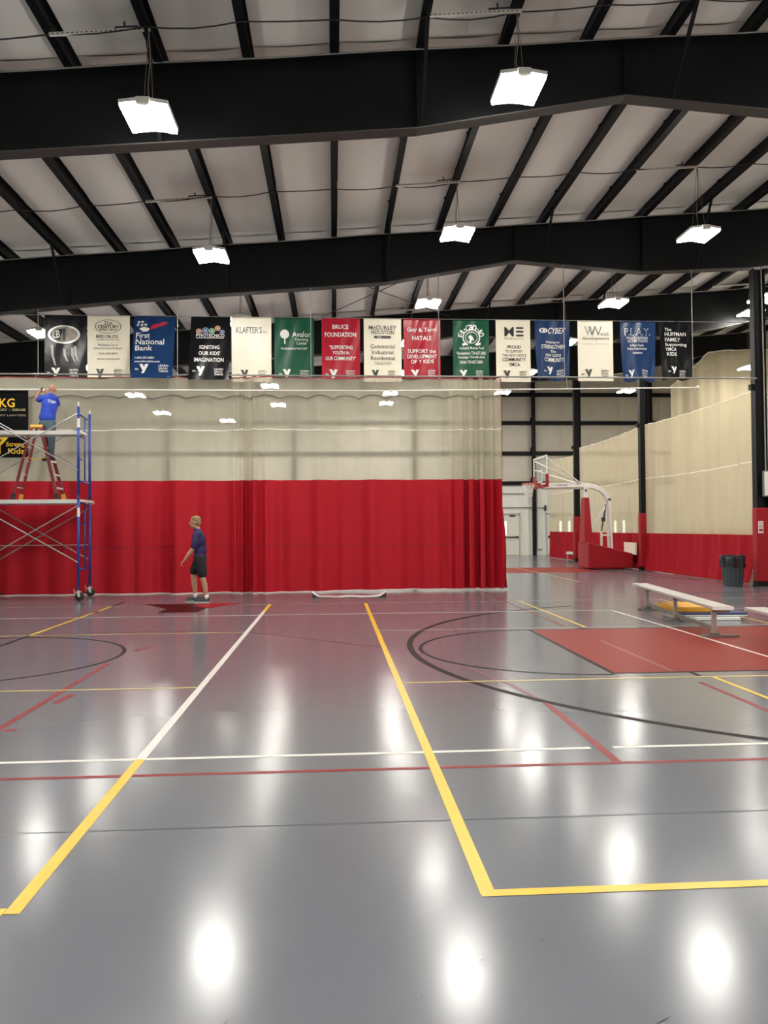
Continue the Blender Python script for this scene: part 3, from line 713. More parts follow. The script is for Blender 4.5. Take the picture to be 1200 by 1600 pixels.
# x0,x1,y0,y1 = sheet on its artwork board; metres follow from mx (left edge), width, top and bottom heights
def bstd(L, yx0, yx1, yy0, yy1, lx0, lx1, ly, c, the=True, dh=18, n=3):
    L.append((ylogo(yx0, yx1, yy0, yy1), c, 'logo'))
    if the: L.append((text2d('the', yx0-25, yx0-4, yy0+24, yy0+38), c, 'lettering'))
    for i, s in enumerate(('LEARN.', 'GROW.', 'THRIVE.')[:n]):
        L.append((text2d(s, lx0, lx0+(lx1-lx0)*(1.0, 0.92, 1.0)[i], ly+i*dh, ly+i*dh+dh*0.74, 0.02), c, 'lettering'))
def T(L, s, x0, x1, y0, y1, c, bold=0.012, slant=0.0): L.append((text2d(s, x0, x1, y0, y1, bold, slant), c, 'lettering'))
def art(i):
    L = []
    if i == 0:
        L.append((ell2d(402, 203, 98, 56, 0.86), mat('print_silver', (0.55, 0.54, 0.50), 0.3, 0.3, 0.2, 20), 'emblem'))
        L.append((ell2d(402, 203, 84, 48), mat('print_photo', (0.20, 0.17, 0.13), 0.4, 0, 0.9, 9), 'emblem'))
        T(L, 'I', 392, 412, 168, 240, CK, 0.05); T(L, 'LB', 335, 378, 180, 225, CW, 0.0)
        for k, (x, y0, y1) in enumerate(((332, 268, 398), (405, 290, 372), (452, 285, 378), (470, 275, 372))):
            L.append((pol2d((x-8, y0), (x+8, y0), (x+10, (y0+y1)/2), (x+24, y1), (x+12, y1-8), (x-6, (y0+y1)/2)), CGREY, 'emblem'))
        bstd(L, 325, 380, 408, 458, 437, 494, 415, CW)
    if i == 1:
        L.append((ell2d(664, 162, 80, 43, 0.95), CK, 'emblem'))
        T(L, '21st', 640, 690, 129, 150, CK); T(L, 'CENTURY', 600, 730, 153, 174, CK); T(L, 'ENERGY GROUP', 612, 718, 177, 188, CK)
        T(L, 'REED OIL CO.', 592, 728, 214, 232, CK, 0.02); T(L, 'HOME HEATING OIL', 595, 733, 238, 248, CGREY)
        T(L, 'Wholesale Gas &', 600, 722, 268, 284, CGREY); T(L, 'Other Petroleum Products', 577, 748, 289, 303, CGREY)
        T(L, '724-658-9892', 607, 722, 322, 336, CGREY); T(L, 'www.reedoil.com', 596, 735, 354, 368, CGREY)
        bstd(L, 590, 640, 424, 480, 700, 752, 426, CK, False)
    if i == 2:
        for x, y in ((850, 136), (872, 134), (845, 154), (870, 155), (892, 152)): L.append((star2d(x, y, 12), CW, 'emblem'))
        L.append((pol2d((856, 176), (880, 168), (910, 172), (918, 182), (905, 196), (868, 198), (875, 190), (860, 186)), CW, 'emblem'))
        for k in range(4):
            L.append((pol2d((915+k*4, 176-k*14+k*6), (1000+k*9, 152-k*6), (1026-k*10, 142+k*3-k*6), (1022-k*14, 148+k*9-k*4), (930+k*4, 184+k*4-k*10)), CRED, 'emblem'))
        T(L, 'First', 838, 922, 205, 240, CW, 0.02); T(L, 'National', 838, 1010, 246, 283, CW, 0.02); T(L, 'Bank', 838, 942, 289, 322, CW, 0.02)
        T(L, '1-800-555-5455', 840, 955, 362, 376, CW); T(L, 'www.fnb-online.com', 838, 990, 385, 399, CW)
        bstd(L, 870, 925, 410, 468, 985, 1045, 412, CW)
        T(L, 'SIGN', 1040, 1056, 484, 491, CGREY)
    if i == 3:
        for (x, y, r, c) in ((142, 166, 24, CBLU), (100, 170, 19, COR), (185, 168, 21, CGRN), (222, 148, 19, COR), (252, 175, 17, CBLU)):
            L.append((ell2d(x, y, r, r, 0.45), c, 'emblem')); L.append((ell2d(x, y, r*0.28, r*0.28), CW, 'emblem'))
        T(L, 'PYROTECNICO', 84, 268, 189, 211, CW, 0.02); L.append((pol2d((85, 215), (264, 215), (264, 219), (85, 219)), CW, 'emblem'))
        T(L, 'IGNITING', 110, 238, 268, 295, CW, 0.02); T(L, "OUR KIDS'", 105, 243, 310, 337, CW, 0.02); T(L, 'IMAGINATION', 78, 268, 355, 383, CW, 0.02)
        bstd(L, 95, 148, 415, 478, 210, 270, 428, CW)
    if i == 4:
        T(L, "KLAFTER'S", 342, 510, 138, 182, CK, 0.015); T(L, 'INC.', 520, 550, 164, 182, CGREY)
        bstd(L, 370, 422, 424, 488, 485, 540, 428, CK)
    if i == 5:
        L.append((ell2d(658, 187, 30, 31), CW, 'emblem')); L.append((pol2d((655, 208), (662, 208), (664, 252), (654, 252)), CW, 'emblem'))
        T(L, 'Avalon', 708, 832, 171, 207, CW, 0.0); T(L, 'Nursing', 728, 812, 214, 237, CW, 0.0); T(L, 'Center', 735, 805, 238, 258, CW, 0.0)
        T(L, '"PROFESSIONALS WHO CARE"', 630, 808, 278, 292, CW); bstd(L, 645, 698, 424, 484, 758, 820, 430, CW, dh=17)
    if i == 6:
        T(L, 'BRUCE', 975, 1082, 122, 152, CW, 0.02); T(L, 'FOUNDATION', 925, 1132, 174, 205, CW, 0.02)
        T(L, '"SUPPORTING', 955, 1108, 262, 289, CW, 0.015); T(L, 'YOUTH IN', 975, 1085, 300, 324, CW, 0.015); T(L, 'OUR COMMUNITY"', 928, 1130, 336, 362, CW, 0.015)
        bstd(L, 952, 1008, 424, 484, 1066, 1126, 428, CW, dh=17)
    if i == 7:
        T(L, 'McCURLEY', 102, 288, 136, 164, CK, 0.045); T(L, 'HOUSTON', 118, 272, 168, 195, CK, 0.045)
        L.append((pol2d((138, 205), (250, 205), (250, 222), (138, 222)), CK, 'emblem')); T(L, 'ELECTRIC', 158, 232, 208, 219, CW)
        T(L, 'Commercial', 113, 275, 262, 290, CK, 0.0); T(L, 'Industrial', 122, 265, 302, 329, CK, 0.0); T(L, 'Residential', 115, 275, 341, 368, CK, 0.0)
        T(L, '724-652-9271', 140, 250, 380, 400, CK, 0.0); bstd(L, 118, 168, 434, 492, 228, 280, 438, CK, False)
    if i == 8:
        T(L, 'Guy & Terri', 360, 552, 148, 184, CW, 0.02); T(L, 'NATALE', 393, 523, 204, 234, CW, 0.02)
        T(L, 'SUPPORT the', 363, 550, 294, 321, CW, 0.02); T(L, 'DEVELOPMENT', 360, 557, 330, 356, CW, 0.02); T(L, 'OF Y KIDS', 384, 535, 364, 390, CW, 0.02)
        bstd(L, 383, 438, 432, 484, 496, 548, 434, CW, False, 17)
    if i == 9:
        L.append((arc_text('El-Canelo', 792, 214, 72, -165, -18, 38), CW, 'lettering'))
        v, f = ell2d(792, 212, 60, 58, 0.86, 40); L.append(((v, [q for k, q in enumerate(f) if not (7 <= k <= 12)]), CW, 'emblem'))
        v, f = ell2d(792, 212, 42, 40, 0.90, 40); L.append(((v, f), CW, 'emblem'))
        L.append((pol2d((778, 244), (782, 222), (772, 210), (776, 202), (788, 196), (798, 204), (806, 218), (812, 236), (802, 232), (796, 226), (790, 246)), CW, 'emblem'))
        for q in ((728, 252, 760, 268), (820, 252, 855, 268)): L.append((pol2d((q[0], q[1]), (q[2], q[1]-6), (q[2], q[3]-8), (q[0]+6, q[3])), CW, 'emblem'))
        T(L, 'Authentic Mexican Food', 710, 875, 273, 292, CW); T(L, 'Neshannock 724-657-2001', 694, 888, 306, 328, CW); T(L, 'Shenango 724-656-3141', 700, 880, 336, 358, CW); T(L, 'Union 724-657-2004', 712, 866, 366, 388, CW)
        bstd(L, 708, 762, 432, 478, 820, 872, 434, CW, False, 16)
    if i == 10:
        T(L, 'M', 1018, 1082, 142, 205, CK, 0.06)
        for y in (142, 167, 193): L.append((pol2d((1098, y), (1148, y), (1148, y+12), (1098, y+12)), CK, 'emblem'))
        T(L, 'MedExpress', 1018, 1148, 211, 232, CGREY, -0.008); T(L, 'PROUD', 1037, 1130, 267, 288, CK); T(L, 'TO SUPPORT', 1022, 1142, 298, 316, CK, 0.0); T(L, 'THE NEW CASTLE', 1003, 1165, 325, 343, CK, 0.0); T(L, 'COMMUNITY', 1003, 1162, 350, 375, CK); T(L, 'YMCA', 1045, 1122, 384, 408, CK)
        bstd(L, 1008, 1056, 438, 490, 1118, 1168, 440, CK, False)
    if i == 11:
        L.append((ell2d(160, 161, 27, 16, 0.62), CW, 'emblem')); L.append((ell2d(163, 161, 9, 8), CW, 'emblem'))
        T(L, 'CYBEX', 190, 302, 143, 182, CW, 0.02, 0.25); T(L, 'Helping to', 175, 262, 228, 247, CW); T(L, 'STRENGTHEN', 143, 298, 252, 277, CW, 0.02); T(L, 'The', 205, 240, 286, 302, CW); T(L, 'NEW CASTLE', 170, 272, 310, 328, CW, 0.02); T(L, 'COMMUNITY', 160, 292, 334, 360, CW, 0.02)
        bstd(L, 178, 220, 392, 440, 245, 295, 410, CW)
    if i == 12:
        T(L, 'W', 424, 500, 130, 192, CGREY, 0.02); T(L, 'W', 448, 536, 132, 192, CK, -0.012); T(L, 'wish', 525, 582, 166, 192, CK, 0.0); T(L, 'development', 408, 582, 197, 224, CK, 0.0)
        T(L, 'community is complete wellness', 408, 580, 240, 249, CGREY); bstd(L, 425, 470, 404, 460, 527, 577, 408, CK)
    if i == 13:
        T(L, 'P.L.A.Y.', 685, 855, 142, 188, CW, 0.03); T(L, 'P.L.A.Y.', 689, 852, 146, 185, SHEET['blue'], -0.004)
        T(L, 'POLICE LEADING', 697, 840, 196, 213, CW); T(L, 'ACTIVE YOUTH', 702, 836, 216, 234, CW); T(L, 'A New Castle', 718, 812, 244, 260, CW, 0.02); T(L, 'Police Department', 700, 832, 266, 286, CW, 0.02); T(L, 'Initiative', 735, 800, 294, 308, CW, 0.02)
        bstd(L, 700, 742, 408, 452, 795, 845, 412, CW)
    if i == 14:
        for s, x1, y0, y1 in (('The', 990, 138, 158), ('HUFFMAN', 1085, 166, 191), ('FAMILY', 1048, 202, 227), ('Supporting', 1090, 236, 262), ('YMCA', 1022, 266, 289), ('KIDS', 1024, 297, 321)):
            T(L, s, 945+(8 if s == 'KIDS' else 0), x1, y0, y1, CW, 0.02)
        bstd(L, 978, 1022, 392, 440, 1045, 1085, 408, CW)
    return L
BAN = [  # board, picture left/right, top/bottom heights, colour, in-front, taper, label
 ((285, 540, 85, 465), (71, 133.5), (491.5, 586), 'black', 0, 0, 'black banner with a silver oval, leftmost in the hanging row'),
 ((538, 795, 95, 475), (134.5, 198), (494, 588.5), 'cream', 0, 0, 'cream banner with an oil company text and black outlined oval'),
 ((820, 1070, 95, 498), (205, 267), (495, 595), 'blue', 1, 0, 'navy blue bank banner with stars and red stripes'),
 ((45, 305, 66, 505), (290.5, 351), (496, 598), 'black', 1, 0, 'black fireworks banner with coloured rings and white capitals'),
 ((312, 572, 74, 505), (352, 413), (497.5, 598), 'cream', 0, 0, 'cream banner with one shop name and otherwise bare'),
 ((590, 850, 75, 482), (417.5, 478.5), (498, 592), 'green', 0, 0, 'green banner with a white round tree'),
 ((903, 1158, 78, 488), (490.5, 550), (498.5, 594), 'red', 0, 0, 'dark red foundation banner with white capitals'),
 ((68, 320, 88, 515), (556, 614.7), (500.5, 600), 'cream', 0, 0, 'cream banner of an electrician with bold black heading and box'),
 ((335, 582, 90, 488), (618, 676), (501, 594), 'red', 0, 0, 'bright red shiny wrinkled banner with white family name'),
 ((668, 912, 88, 480), (696, 753), (500.5, 592), 'green', 0, 0, 'green restaurant banner with a horse in a round horseshoe'),
 ((960, 1195, 92, 515), (764, 819), (501.5, 600), 'cream', 0, 0, 'cream banner with large black letters M and E'),
 ((105, 330, 95, 475), (826, 882.5), (503.5, 598), 'blue', 0, 1, 'navy fitness banner with slanted white capitals, bottom pinched'),
 ((380, 607, 95, 480), (895, 952), (503.5, 600), 'cream', 0, 0, 'cream banner with a sketched W and the word development'),
 ((655, 893, 95, 480), (964, 1021.5), (503.5, 599), 'blue', 0, 1, 'navy banner with outlined capitals, bottom crumpled, second from right end'),
 ((912, 1125, 95, 470), (1028, 1081), (503.5, 596), 'black', 0, 1, 'black family banner, rightmost in the hanging row, bottom curled'),
]
YB = 19.62
def bx(px): return (px-71)/ (1081-71) * (9.10+6.925) - 6.925     # row runs straight between its two ends
def make_banner(i, spec):
    (a0, a1, b0, b1), (p0, p1), (q0, q1), colr, front, taper, label = spec
    x0, x1 = bx(p0), bx(p1); zt = 6.74 - 0.02*i/14; hgt = (q1-q0)/63.0
    t = thing('hanging_banner', label, 'banner', (x0, YB, zt), 0, 'sponsor banners hanging in a row')
    ph = i*1.7; k = 0.5 if colr == 'cream' else 1.0; wd = x1-x0
    if i == 8: k = 1.6
    def P(u, v, off=0.0):
        x = wd*u
        if taper: x = wd*(u + (0.5-u)*0.16*v*v*(1 if u < 0.5 else 0.55)) 
        y = -0.018*v - front*0.40*v - k*(0.012*math.sin(u*6+ph+v*3)*(0.4+v) + 0.006*math.sin(u*17+ph+v*7)*(1-0.5*v)) - (0.05*v**4*math.sin(u*9+ph) if taper else 0)
        z = -hgt*v + (0.035*v**3*math.sin(u*8+ph) if taper else 0)
        return (x, y-off, z)
    MB().grid(P, 20, 26).build('vinyl_sheet', SHEET[colr], t, True)
    MB().tube([P(0, 0.012), P(1, 0.012)], 0.014, 6).build('top_sleeve', SHEET[colr], t)
    layer = 0
    groups = {}
    for (vs, fs), c, nm in art(i):
        if not vs: continue
        layer += 1
        mb = groups.setdefault((c.name, nm, layer // 1 if nm == 'lettering' else layer), MB())
        mb.add([P((x-a0)/(a1-a0), (y-b0)/(b1-b0), 0.006+0.0008*layer) for x, y in vs], fs)
    for (cn, nm, ly), mb in groups.items():
        mb.build(nm, bpy.data.materials[cn], t)
for i, s in enumerate(BAN): make_banner(i, s)

# ---- two black signs hung on the curtain at the left
def wall_sign(name, label, x0, x1, z0, z1, items):
    t = thing(name, label, 'sign', ((x0+x1)/2, 19.30, z0))
    w2 = (x1-x0)/2
    MB().mm((-w2, -0.012, 0), (w2, 0.0, z1-z0)).build('panel', SHEET['black'], t)
    for k, ((vs, fs), c, nm) in enumerate(items):
        MB().add([(x-(x0+x1)/2, -0.0135-0.0004*k, -z-z0) for x, z in vs], fs).build(nm, c, t)
it = [(text2d('GKG', -8.06, -7.50, -4.67, -4.46, 0.012), CYEL, 'lettering'),
      (text2d('GRAY - LANEY - KEY - GEIGE', -8.75, -7.25, -4.425, -4.375, 0.02), CTAN, 'lettering'),
      (text2d('PERSONAL INJURY LAWYERS', -8.55, -7.24, -4.29, -4.235, 0.0), CTAN, 'lettering')]
wall_sign('hanging_sign', 'black sign with yellow capitals and lawyer text hung behind the scaffold, upper of two', -8.95, -7.19, 3.92, 4.86, it)
def ymark(x0, x1, z0, z1):
    def m(P): return [(x0+(x1-x0)*a, -(z0+(z1-z0)*b)) for a, b in P]
    A = m([(0.0, 1), (1, 1), (0.62, 0.48), (0.62, 0), (0.30, 0), (0.30, 0.52)]); B = m([(0.40, 0.86), (0.70, 0.86), (0.55, 0.66)])
    return A, [tuple(range(6))], B
A_, F_, B_ = ymark(-8.12, -7.64, 3.36, 3.75)
it = [((A_, F_), CYEL, 'logo'), ((B_, [(0, 1, 2)]), CK, 'logo'),
      (text2d('Strong', -7.70, -7.27, -3.64, -3.50, 0.03), CYEL, 'lettering'), (text2d('Kids', -7.65, -7.28, -3.49, -3.36, 0.03), CYEL, 'lettering')]
wall_sign('hanging_sign', 'black sign with a yellow Y and the words Strong Kids, lower of two', -8.95, -7.19, 3.27, 3.77, it)

# ================================================================== SCAFFOLD
FX, RX, FY, RY, BL = -5.58, -5.70, 17.85, 19.06, -2.14
sc = thing('scaffold', 'rolling scaffold with blue end frames and aluminium planks on black casters', 'scaffold', (FX, FY, 0))
def sp(x, v, z):  # x along length (0 right .. BL left), v 0 front..1 rear
    return (x+(RX-FX)*v, (RY-FY)*v, z)
for xo in (0.0, BL):
    for (za, zb) in ((0.22, 2.16), (2.17, 4.12)):
        g = MB(); r = 0.030
        for v in (0, 1): g.tube([sp(xo, v, za), sp(xo, v, zb+0.14)], r, 8)
        g.tube([sp(xo, 0, zb-0.02), sp(xo, 1, zb-0.02)], 0.02, 8); g.tube([sp(xo, 0, za+0.46), sp(xo, 1, za+0.46)], 0.02, 8)
        g.tube([sp(xo, 0.55, za+0.46), sp(xo, 0.55, zb-0.02)], 0.016, 8)
        for zz in (za+0.95, za+1.45): g.tube([sp(xo, 0, zz), sp(xo, 0.55, zz)], 0.014, 6)
        g.build('end_frame', M_BLUE, sc, True)
        for v in (0, 1):
            MB().tube([sp(xo, v, zb+0.10), sp(xo, v, zb+0.24)], 0.017, 6).build('coupling_pin', M_ALU, sc)
        MB().tube([sp(xo, 0, zb-0.32), sp(xo, 0, zb-0.12)], 0.0325, 8).build('sticker', M_WHITE, sc)
    for v in (0, 1):
        x, y, z = sp(xo, v, 0)
        c = MB().tube([(x, y, 0.25), (x, y, 0.20)], 0.03, 8).mm((x-0.05, y-0.05, 0.19), (x+0.05, y+0.05, 0.205)).hexa([(x+0.0, y-0.035, 0.09), (x+0.04, y-0.035, 0.09), (x+0.04, y-0.03, 0.09), (x+0.0, y-0.03, 0.09), (x-0.04, y-0.035, 0.2), (x+0.04, y-0.035, 0.2), (x+0.04, y-0.03, 0.2), (x-0.04, y-0.03, 0.2)]).hexa([(x+0.0, y+0.03, 0.09), (x+0.04, y+0.03, 0.09), (x+0.04, y+0.035, 0.09), (x+0.0, y+0.035, 0.09), (x-0.04, y+0.03, 0.2), (x+0.04, y+0.03, 0.2), (x+0.04, y+0.035, 0.2), (x-0.04, y+0.035, 0.2)]).bar((x-0.06, y-0.04, 0.12), (x-0.09, y-0.04, 0.26), 0.02, 0.008).build('caster', M_ALU, sc)
        MB().lathe((x+0.02, y-0.025, 0.1), [(0.04, 0.0), (0.09, 0.0), (0.1, 0.01), (0.1, 0.04), (0.09, 0.05), (0.04, 0.05)], 20, 'y').build('wheel', M_RUBBER, c, True)
for v, off in ((0, -0.03), (1, 0.03)):
    for (za, zb) in ((0.84, 2.08), (2.86, 4.10)):
        o = lambda p, d: (p[0], p[1]+d, p[2])
        MB().tube([o(sp(0, v, za), off), o(sp(BL, v, zb), off)], 0.0135, 6).build('cross_brace', M_BRACE, sc)
        MB().tube([o(sp(0, v, zb), off*1.9), o(sp(BL, v, za), off*1.9)], 0.0135, 6).build('cross_brace', M_BRACE, sc)
MB().tube([sp(0, 1, 1.2), sp(BL, 1, 1.2)], 0.012, 6).build('brace_rail', M_ALUD, sc)
def plank(v0, v1, z):
    a, b = FY*0+(RY-FY)*v0, (RY-FY)*v1
    g = MB().mm((BL-0.02, a, z-0.03), (0.02, b, z)).mm((BL-0.02, a, z-0.085), (0.02, a+0.03, z-0.03)).mm((BL-0.02, b-0.03, z-0.085), (0.02, b, z-0.03))
    for x in (BL, 0): g.mm((x-0.05, a+0.03, z-0.06), (x+0.05, b-0.03, z-0.03))
    p = g.build('plank', M_ALU, sc); p['label'] = 'bright aluminium plank'; return p
plank(0.02, 0.43, 2.225); plank(0.45, 0.86, 2.225); plank(0.02, 0.38, 3.735)

# ================================================================== STEP LADDER on the lower planks
ld = thing('step_ladder', 'red fibreglass step ladder with yellow cap standing on the scaffold planks', 'ladder', (-6.72, 18.66, 2.227))
M_LRED = mat('red_fibreglass', (0.20, 0.025, 0.035), 0.4, 0, 0.15, 12)
M_LYEL = mat('yellow_cap', (0.70, 0.40, 0.04), 0.45, 0, 0.08, 10)
HT = 1.72
def rail(side, s, t):   # side -1 left (rear), +1 right (steps); s -1 near, +1 far; t 0..1
    xb, xt = side*0.50, side*0.09; w = 0.235-0.085*t
    return (xb+(xt-xb)*t, s*w, HT*t)
for side in (-1, 1):
    for s in (-1, 1):
        MB().bar(rail(side, s, 0.0), rail(side, s, 0.97), 0.028, 0.075 if side > 0 else 0.06, (1, 0, 0)).build('rail', M_LRED, ld)
        x, y, z = rail(side, s, 0.0)
        MB().mm((x-0.05, y-0.03, 0), (x+0.05, y+0.03, 0.035)).bar(rail(side, s, 0.01), rail(side, s, 0.09), 0.036, 0.09, (1, 0, 0)).build('foot', M_LYEL if s > 0 else M_RUBBER, ld)
for k in range(5):
    t = (k+1)*0.305/HT-0.005
    x, y, z = rail(1, 1, t); MB().mm((x-0.05, -y+0.016, z-0.012), (x+0.05, y-0.016, z)).mm((x+0.04, -y+0.016, z-0.04), (x+0.05, y-0.016, z-0.012)).build('step', M_ALU, ld)
    x, y, z = rail(-1, 1, t); MB().tube([(x, -y, z), (x, y, z)], 0.012, 6).build('back_brace', M_ALU, ld)
for s in (-1, 1):
    a, b = Vector(rail(-1, s, 0.56)), Vector(rail(1, s, 0.56)); a.y += s*0.02; b.y += s*0.02
    MB().tube([a, (a+b)/2+Vector((0, 0, -0.02)), b], 0.009, 6).build('spreader', M_LYEL, ld)
bm = MB().mm((-0.14, -0.17, HT-0.07), (0.14, 0.17, HT)).build('top_cap', M_LYEL, ld)
bv = bm.modifiers.new('bevel', 'BEVEL'); bv.width = 0.02; bv.segments = 3

# ================================================================== PEOPLE
def remesh(mb, voxel, smooth=6):
    me = mb.mesh('tmp'); o = bpy.data.objects.new('tmp', me); COL.objects.link(o)
    m = o.modifiers.new('r', 'REMESH'); m.mode = 'VOXEL'; m.voxel_size = voxel; m.use_smooth_shade = True
    s = o.modifiers.new('s', 'SMOOTH'); s.iterations = smooth; s.factor = 0.5
    bpy.context.view_layer.update(); dg = bpy.context.evaluated_depsgraph_get()
    out = bpy.data.meshes.new_from_object(o.evaluated_get(dg)); bpy.data.objects.remove(o); bpy.data.meshes.remove(me)
    out.polygons.foreach_set('use_smooth', [True]*len(out.polygons))
    return out
def hand(mb, wrist, d, up, side, curl=0.5, s=1.0):
    """palm + four bent fingers + thumb; d = pointing direction, up = back of the hand, side = thumb side"""
    wv, d, up, side = Vector(wrist), Vector(d).normalized(), Vector(up).normalized(), Vector(side).normalized()
    for k in range(-1, 2):
        mb.limb([wv+side*0.008*k, wv+d*0.075*s+side*0.026*k], [0.020*s, 0.017*s], 8)
    for k, L in enumerate((0.036, 0.042, 0.039, 0.030)):
        b = wv+d*0.082*s+side*(0.033-0.022*k)*s; a = curl*1.25
        p1 = b+(d*math.cos(a*0.7)-up*math.sin(a*0.7))*L*s; p2 = p1+(d*math.cos(a*1.7)-up*math.sin(a*1.7))*L*0.75*s; p3 = p2+(d*math.cos(a*2.6)-up*math.sin(a*2.6))*L*0.55*s
        mb.limb([b-d*0.02, b, p1, p2, p3], [0.0095*s, 0.0095*s, 0.009*s, 0.008*s, 0.007*s], 7)
    b = wv+d*0.03*s+side*0.03*s
    p1 = b+(d*0.6+side*0.7-up*0.2).normalized()*0.04*s; p2 = p1+(d*0.85+side*0.1-up*0.5).normalized()*0.032*s
    mb.limb([wv+d*0.012*s+side*0.012, b, p1, p2], [0.014*s, 0.012*s, 0.010*s, 0.009*s], 7)
SK = mat('skin', (0.44, 0.235, 0.150), 0.5, 0, 0.10, 18, 0.03, 60)
SK2 = mat('skin_ruddy', (0.42, 0.20, 0.13), 0.5, 0, 0.10, 18, 0.03, 60)
def shoe(mb, heel, toe, wd=0.045, h=0.075):
    heel, toe = Vector(heel), Vector(toe); d = toe-heel
    mb.limb([heel+d*0.18, heel+d*0.5, heel+d*0.82], [wd*0.92, wd, wd*0.95], 10)
    for v in range(len(mb.v)): pass
def make_shoes(name, parent, heel, toe, upper, sole, base):
    heel, toe = Vector(heel), Vector(toe); d = toe-heel; L = d.length; dn = d.normalized(); sd = Vector((-dn.y, dn.x, 0))
    prof = [(0.0, 0.034, 0.080), (0.08, 0.045, 0.094), (0.25, 0.047, 0.104), (0.45, 0.048, 0.092), (0.65, 0.052, 0.072), (0.85, 0.046, 0.052), (0.96, 0.032, 0.036), (1.0, 0.014, 0.026)]
    g = MB(); n = 12
    for (t, wd, h) in prof:
        for k in range(n):
            a = PI*k/(n-1); p = heel+d*t+sd*wd*math.cos(a); g.v.append((p.x, p.y, base+0.022+(h-0.0)*abs(math.sin(a))**0.7))
    for i in range(len(prof)-1):
        for k in range(n-1): g.f.append((i*n+k, i*n+k+1, (i+1)*n+k+1, (i+1)*n+k))
    g.f.append(tuple(range(n))); g.f.append(tuple((len(prof)-1)*n+k for k in range(n-1, -1, -1)))
    o = g.build(name, upper, parent, True)
    s = MB(); m = len(prof)
    top = [heel+d*t+sd*(wd+0.004) for t, wd, h in prof]; bot = [heel+d*t-sd*(wd+0.004) for t, wd, h in prof]
    ring = top+bot[::-1]; q = len(ring)
    s.add([(p.x, p.y, base) for p in ring]+[(p.x, p.y, base+0.028) for p in ring], [(i, (i+1) % q, q+(i+1) % q, q+i) for i in range(q)]+[tuple(range(q-1, -1, -1)), tuple(range(q, 2*q))])
    s.build('sole', sole, o)
    return o

# ---- the walking man (faces left)
pm_ = thing('person', 'person in purple polo shirt and dark shorts walking left before the red curtain', 'person', (-2.85, 17.15, 0))
def W_(x, y, z): return (x+2.85, y-17.15, z)
b = MB()
b.ball(W_(-2.935, 17.15, 1.715), (0.100, 0.078, 0.108)).ball(W_(-2.965, 17.15, 1.640), (0.072, 0.060, 0.075)).ball(W_(-3.005, 17.15, 1.598), (0.032, 0.036, 0.028))
b.limb([W_(-3.030, 17.15, 1.705), W_(-3.052, 17.15, 1.668)], [0.012, 0.017], 8).limb([W_(-3.033, 17.13, 1.630), W_(-3.033, 17.17, 1.630)], [0.010, 0.010], 8).limb([W_(-3.020, 17.12, 1.725), W_(-3.020, 17.18, 1.725)], [0.016, 0.016], 8)
for s in (-1, 1): b.ball(W_(-2.925, 17.15+s*0.082, 1.690), (0.022, 0.012, 0.034))
b.limb([W_(-2.915, 17.15, 1.63), W_(-2.875, 17.15, 1.50)], [0.058, 0.066])
b.limb([W_(-2.87, 17.03, 1.43), W_(-2.87, 17.27, 1.43)], [0.085, 0.085]).ball(W_(-2.845, 17.15, 1.28), (0.115, 0.175, 0.20)).ball(W_(-2.83, 17.15, 1.05), (0.115, 0.155, 0.2)).ball(W_(-2.825, 17.15, 0.93), (0.12, 0.165, 0.13))
b.limb([W_(-2.885, 16.95, 1.42), W_(-2.905, 16.91, 1.27), W_(-2.945, 16.89, 1.135), W_(-3.03, 16.89, 1.02), W_(-3.115, 16.91, 0.905)], [0.062, 0.052, 0.042, 0.041, 0.028])
hand(b, W_(-3.12, 16.91, 0.895), (-0.75, 0.1, -0.65), (-0.6, -0.3, 0.7), (-0.3, 0.9, -0.1), 0.75)
b.limb([W_(-2.86, 17.35, 1.42), W_(-2.80, 17.40, 1.16), W_(-2.80, 17.40, 1.03), W_(-2.86, 17.39, 0.91)], [0.062, 0.043, 0.041, 0.028])
hand(b, W_(-2.865, 17.39, 0.90), (-0.3, -0.05, -0.95), (0, 1, 0), (-1, 0, 0.2), 0.5)
b.limb([W_(-2.82, 17.06, 0.92), W_(-2.79, 17.05, 0.72), W_(-2.765, 17.04, 0.52), W_(-2.725, 17.03, 0.38), W_(-2.685, 17.03, 0.12)], [0.100, 0.082, 0.060, 0.062, 0.038])
b.limb([W_(-2.86, 17.24, 0.92), W_(-2.94, 17.25, 0.74), W_(-2.995, 17.26, 0.55), W_(-2.98, 17.27, 0.40), W_(-2.955, 17.27, 0.14)], [0.100, 0.082, 0.060, 0.062, 0.038])
b.limb([W_(-2.685, 17.03, 0.12), W_(-2.70, 17.03, 0.07), W_(-2.80, 17.03, 0.050)], [0.036, 0.032, 0.022]).limb([W_(-2.955, 17.27, 0.14), W_(-2.965, 17.27, 0.07), W_(-3.04, 17.27, 0.050)], [0.036, 0.032, 0.022])
body = link('body', remesh(b, 0.0068, 4), SK, pm_); body['label'] = 'tanned skin of face, arms and legs'
g = MB().limb([W_(-2.875, 17.03, 1.44), W_(-2.875, 17.27, 1.44)], [0.095, 0.095]).ball(W_(-2.845, 17.15, 1.29), (0.135, 0.195, 0.215)).ball(W_(-2.832, 17.15, 1.08), (0.135, 0.178, 0.20)).limb([W_(-2.84, 17.08, 0.96), W_(-2.84, 17.22, 0.96)], [0.125, 0.125])
g.limb([W_(-2.885, 16.96, 1.425), W_(-2.905, 16.91, 1.27), W_(-2.925, 16.895, 1.19)], [0.078, 0.074, 0.068]).limb([W_(-2.86, 17.345, 1.425), W_(-2.83, 17.38, 1.27), W_(-2.81, 17.395, 1.19)], [0.078, 0.074, 0.068])
g.limb([W_(-2.90, 17.15, 1.535), W_(-2.88, 17.15, 1.50)], [0.070, 0.080])
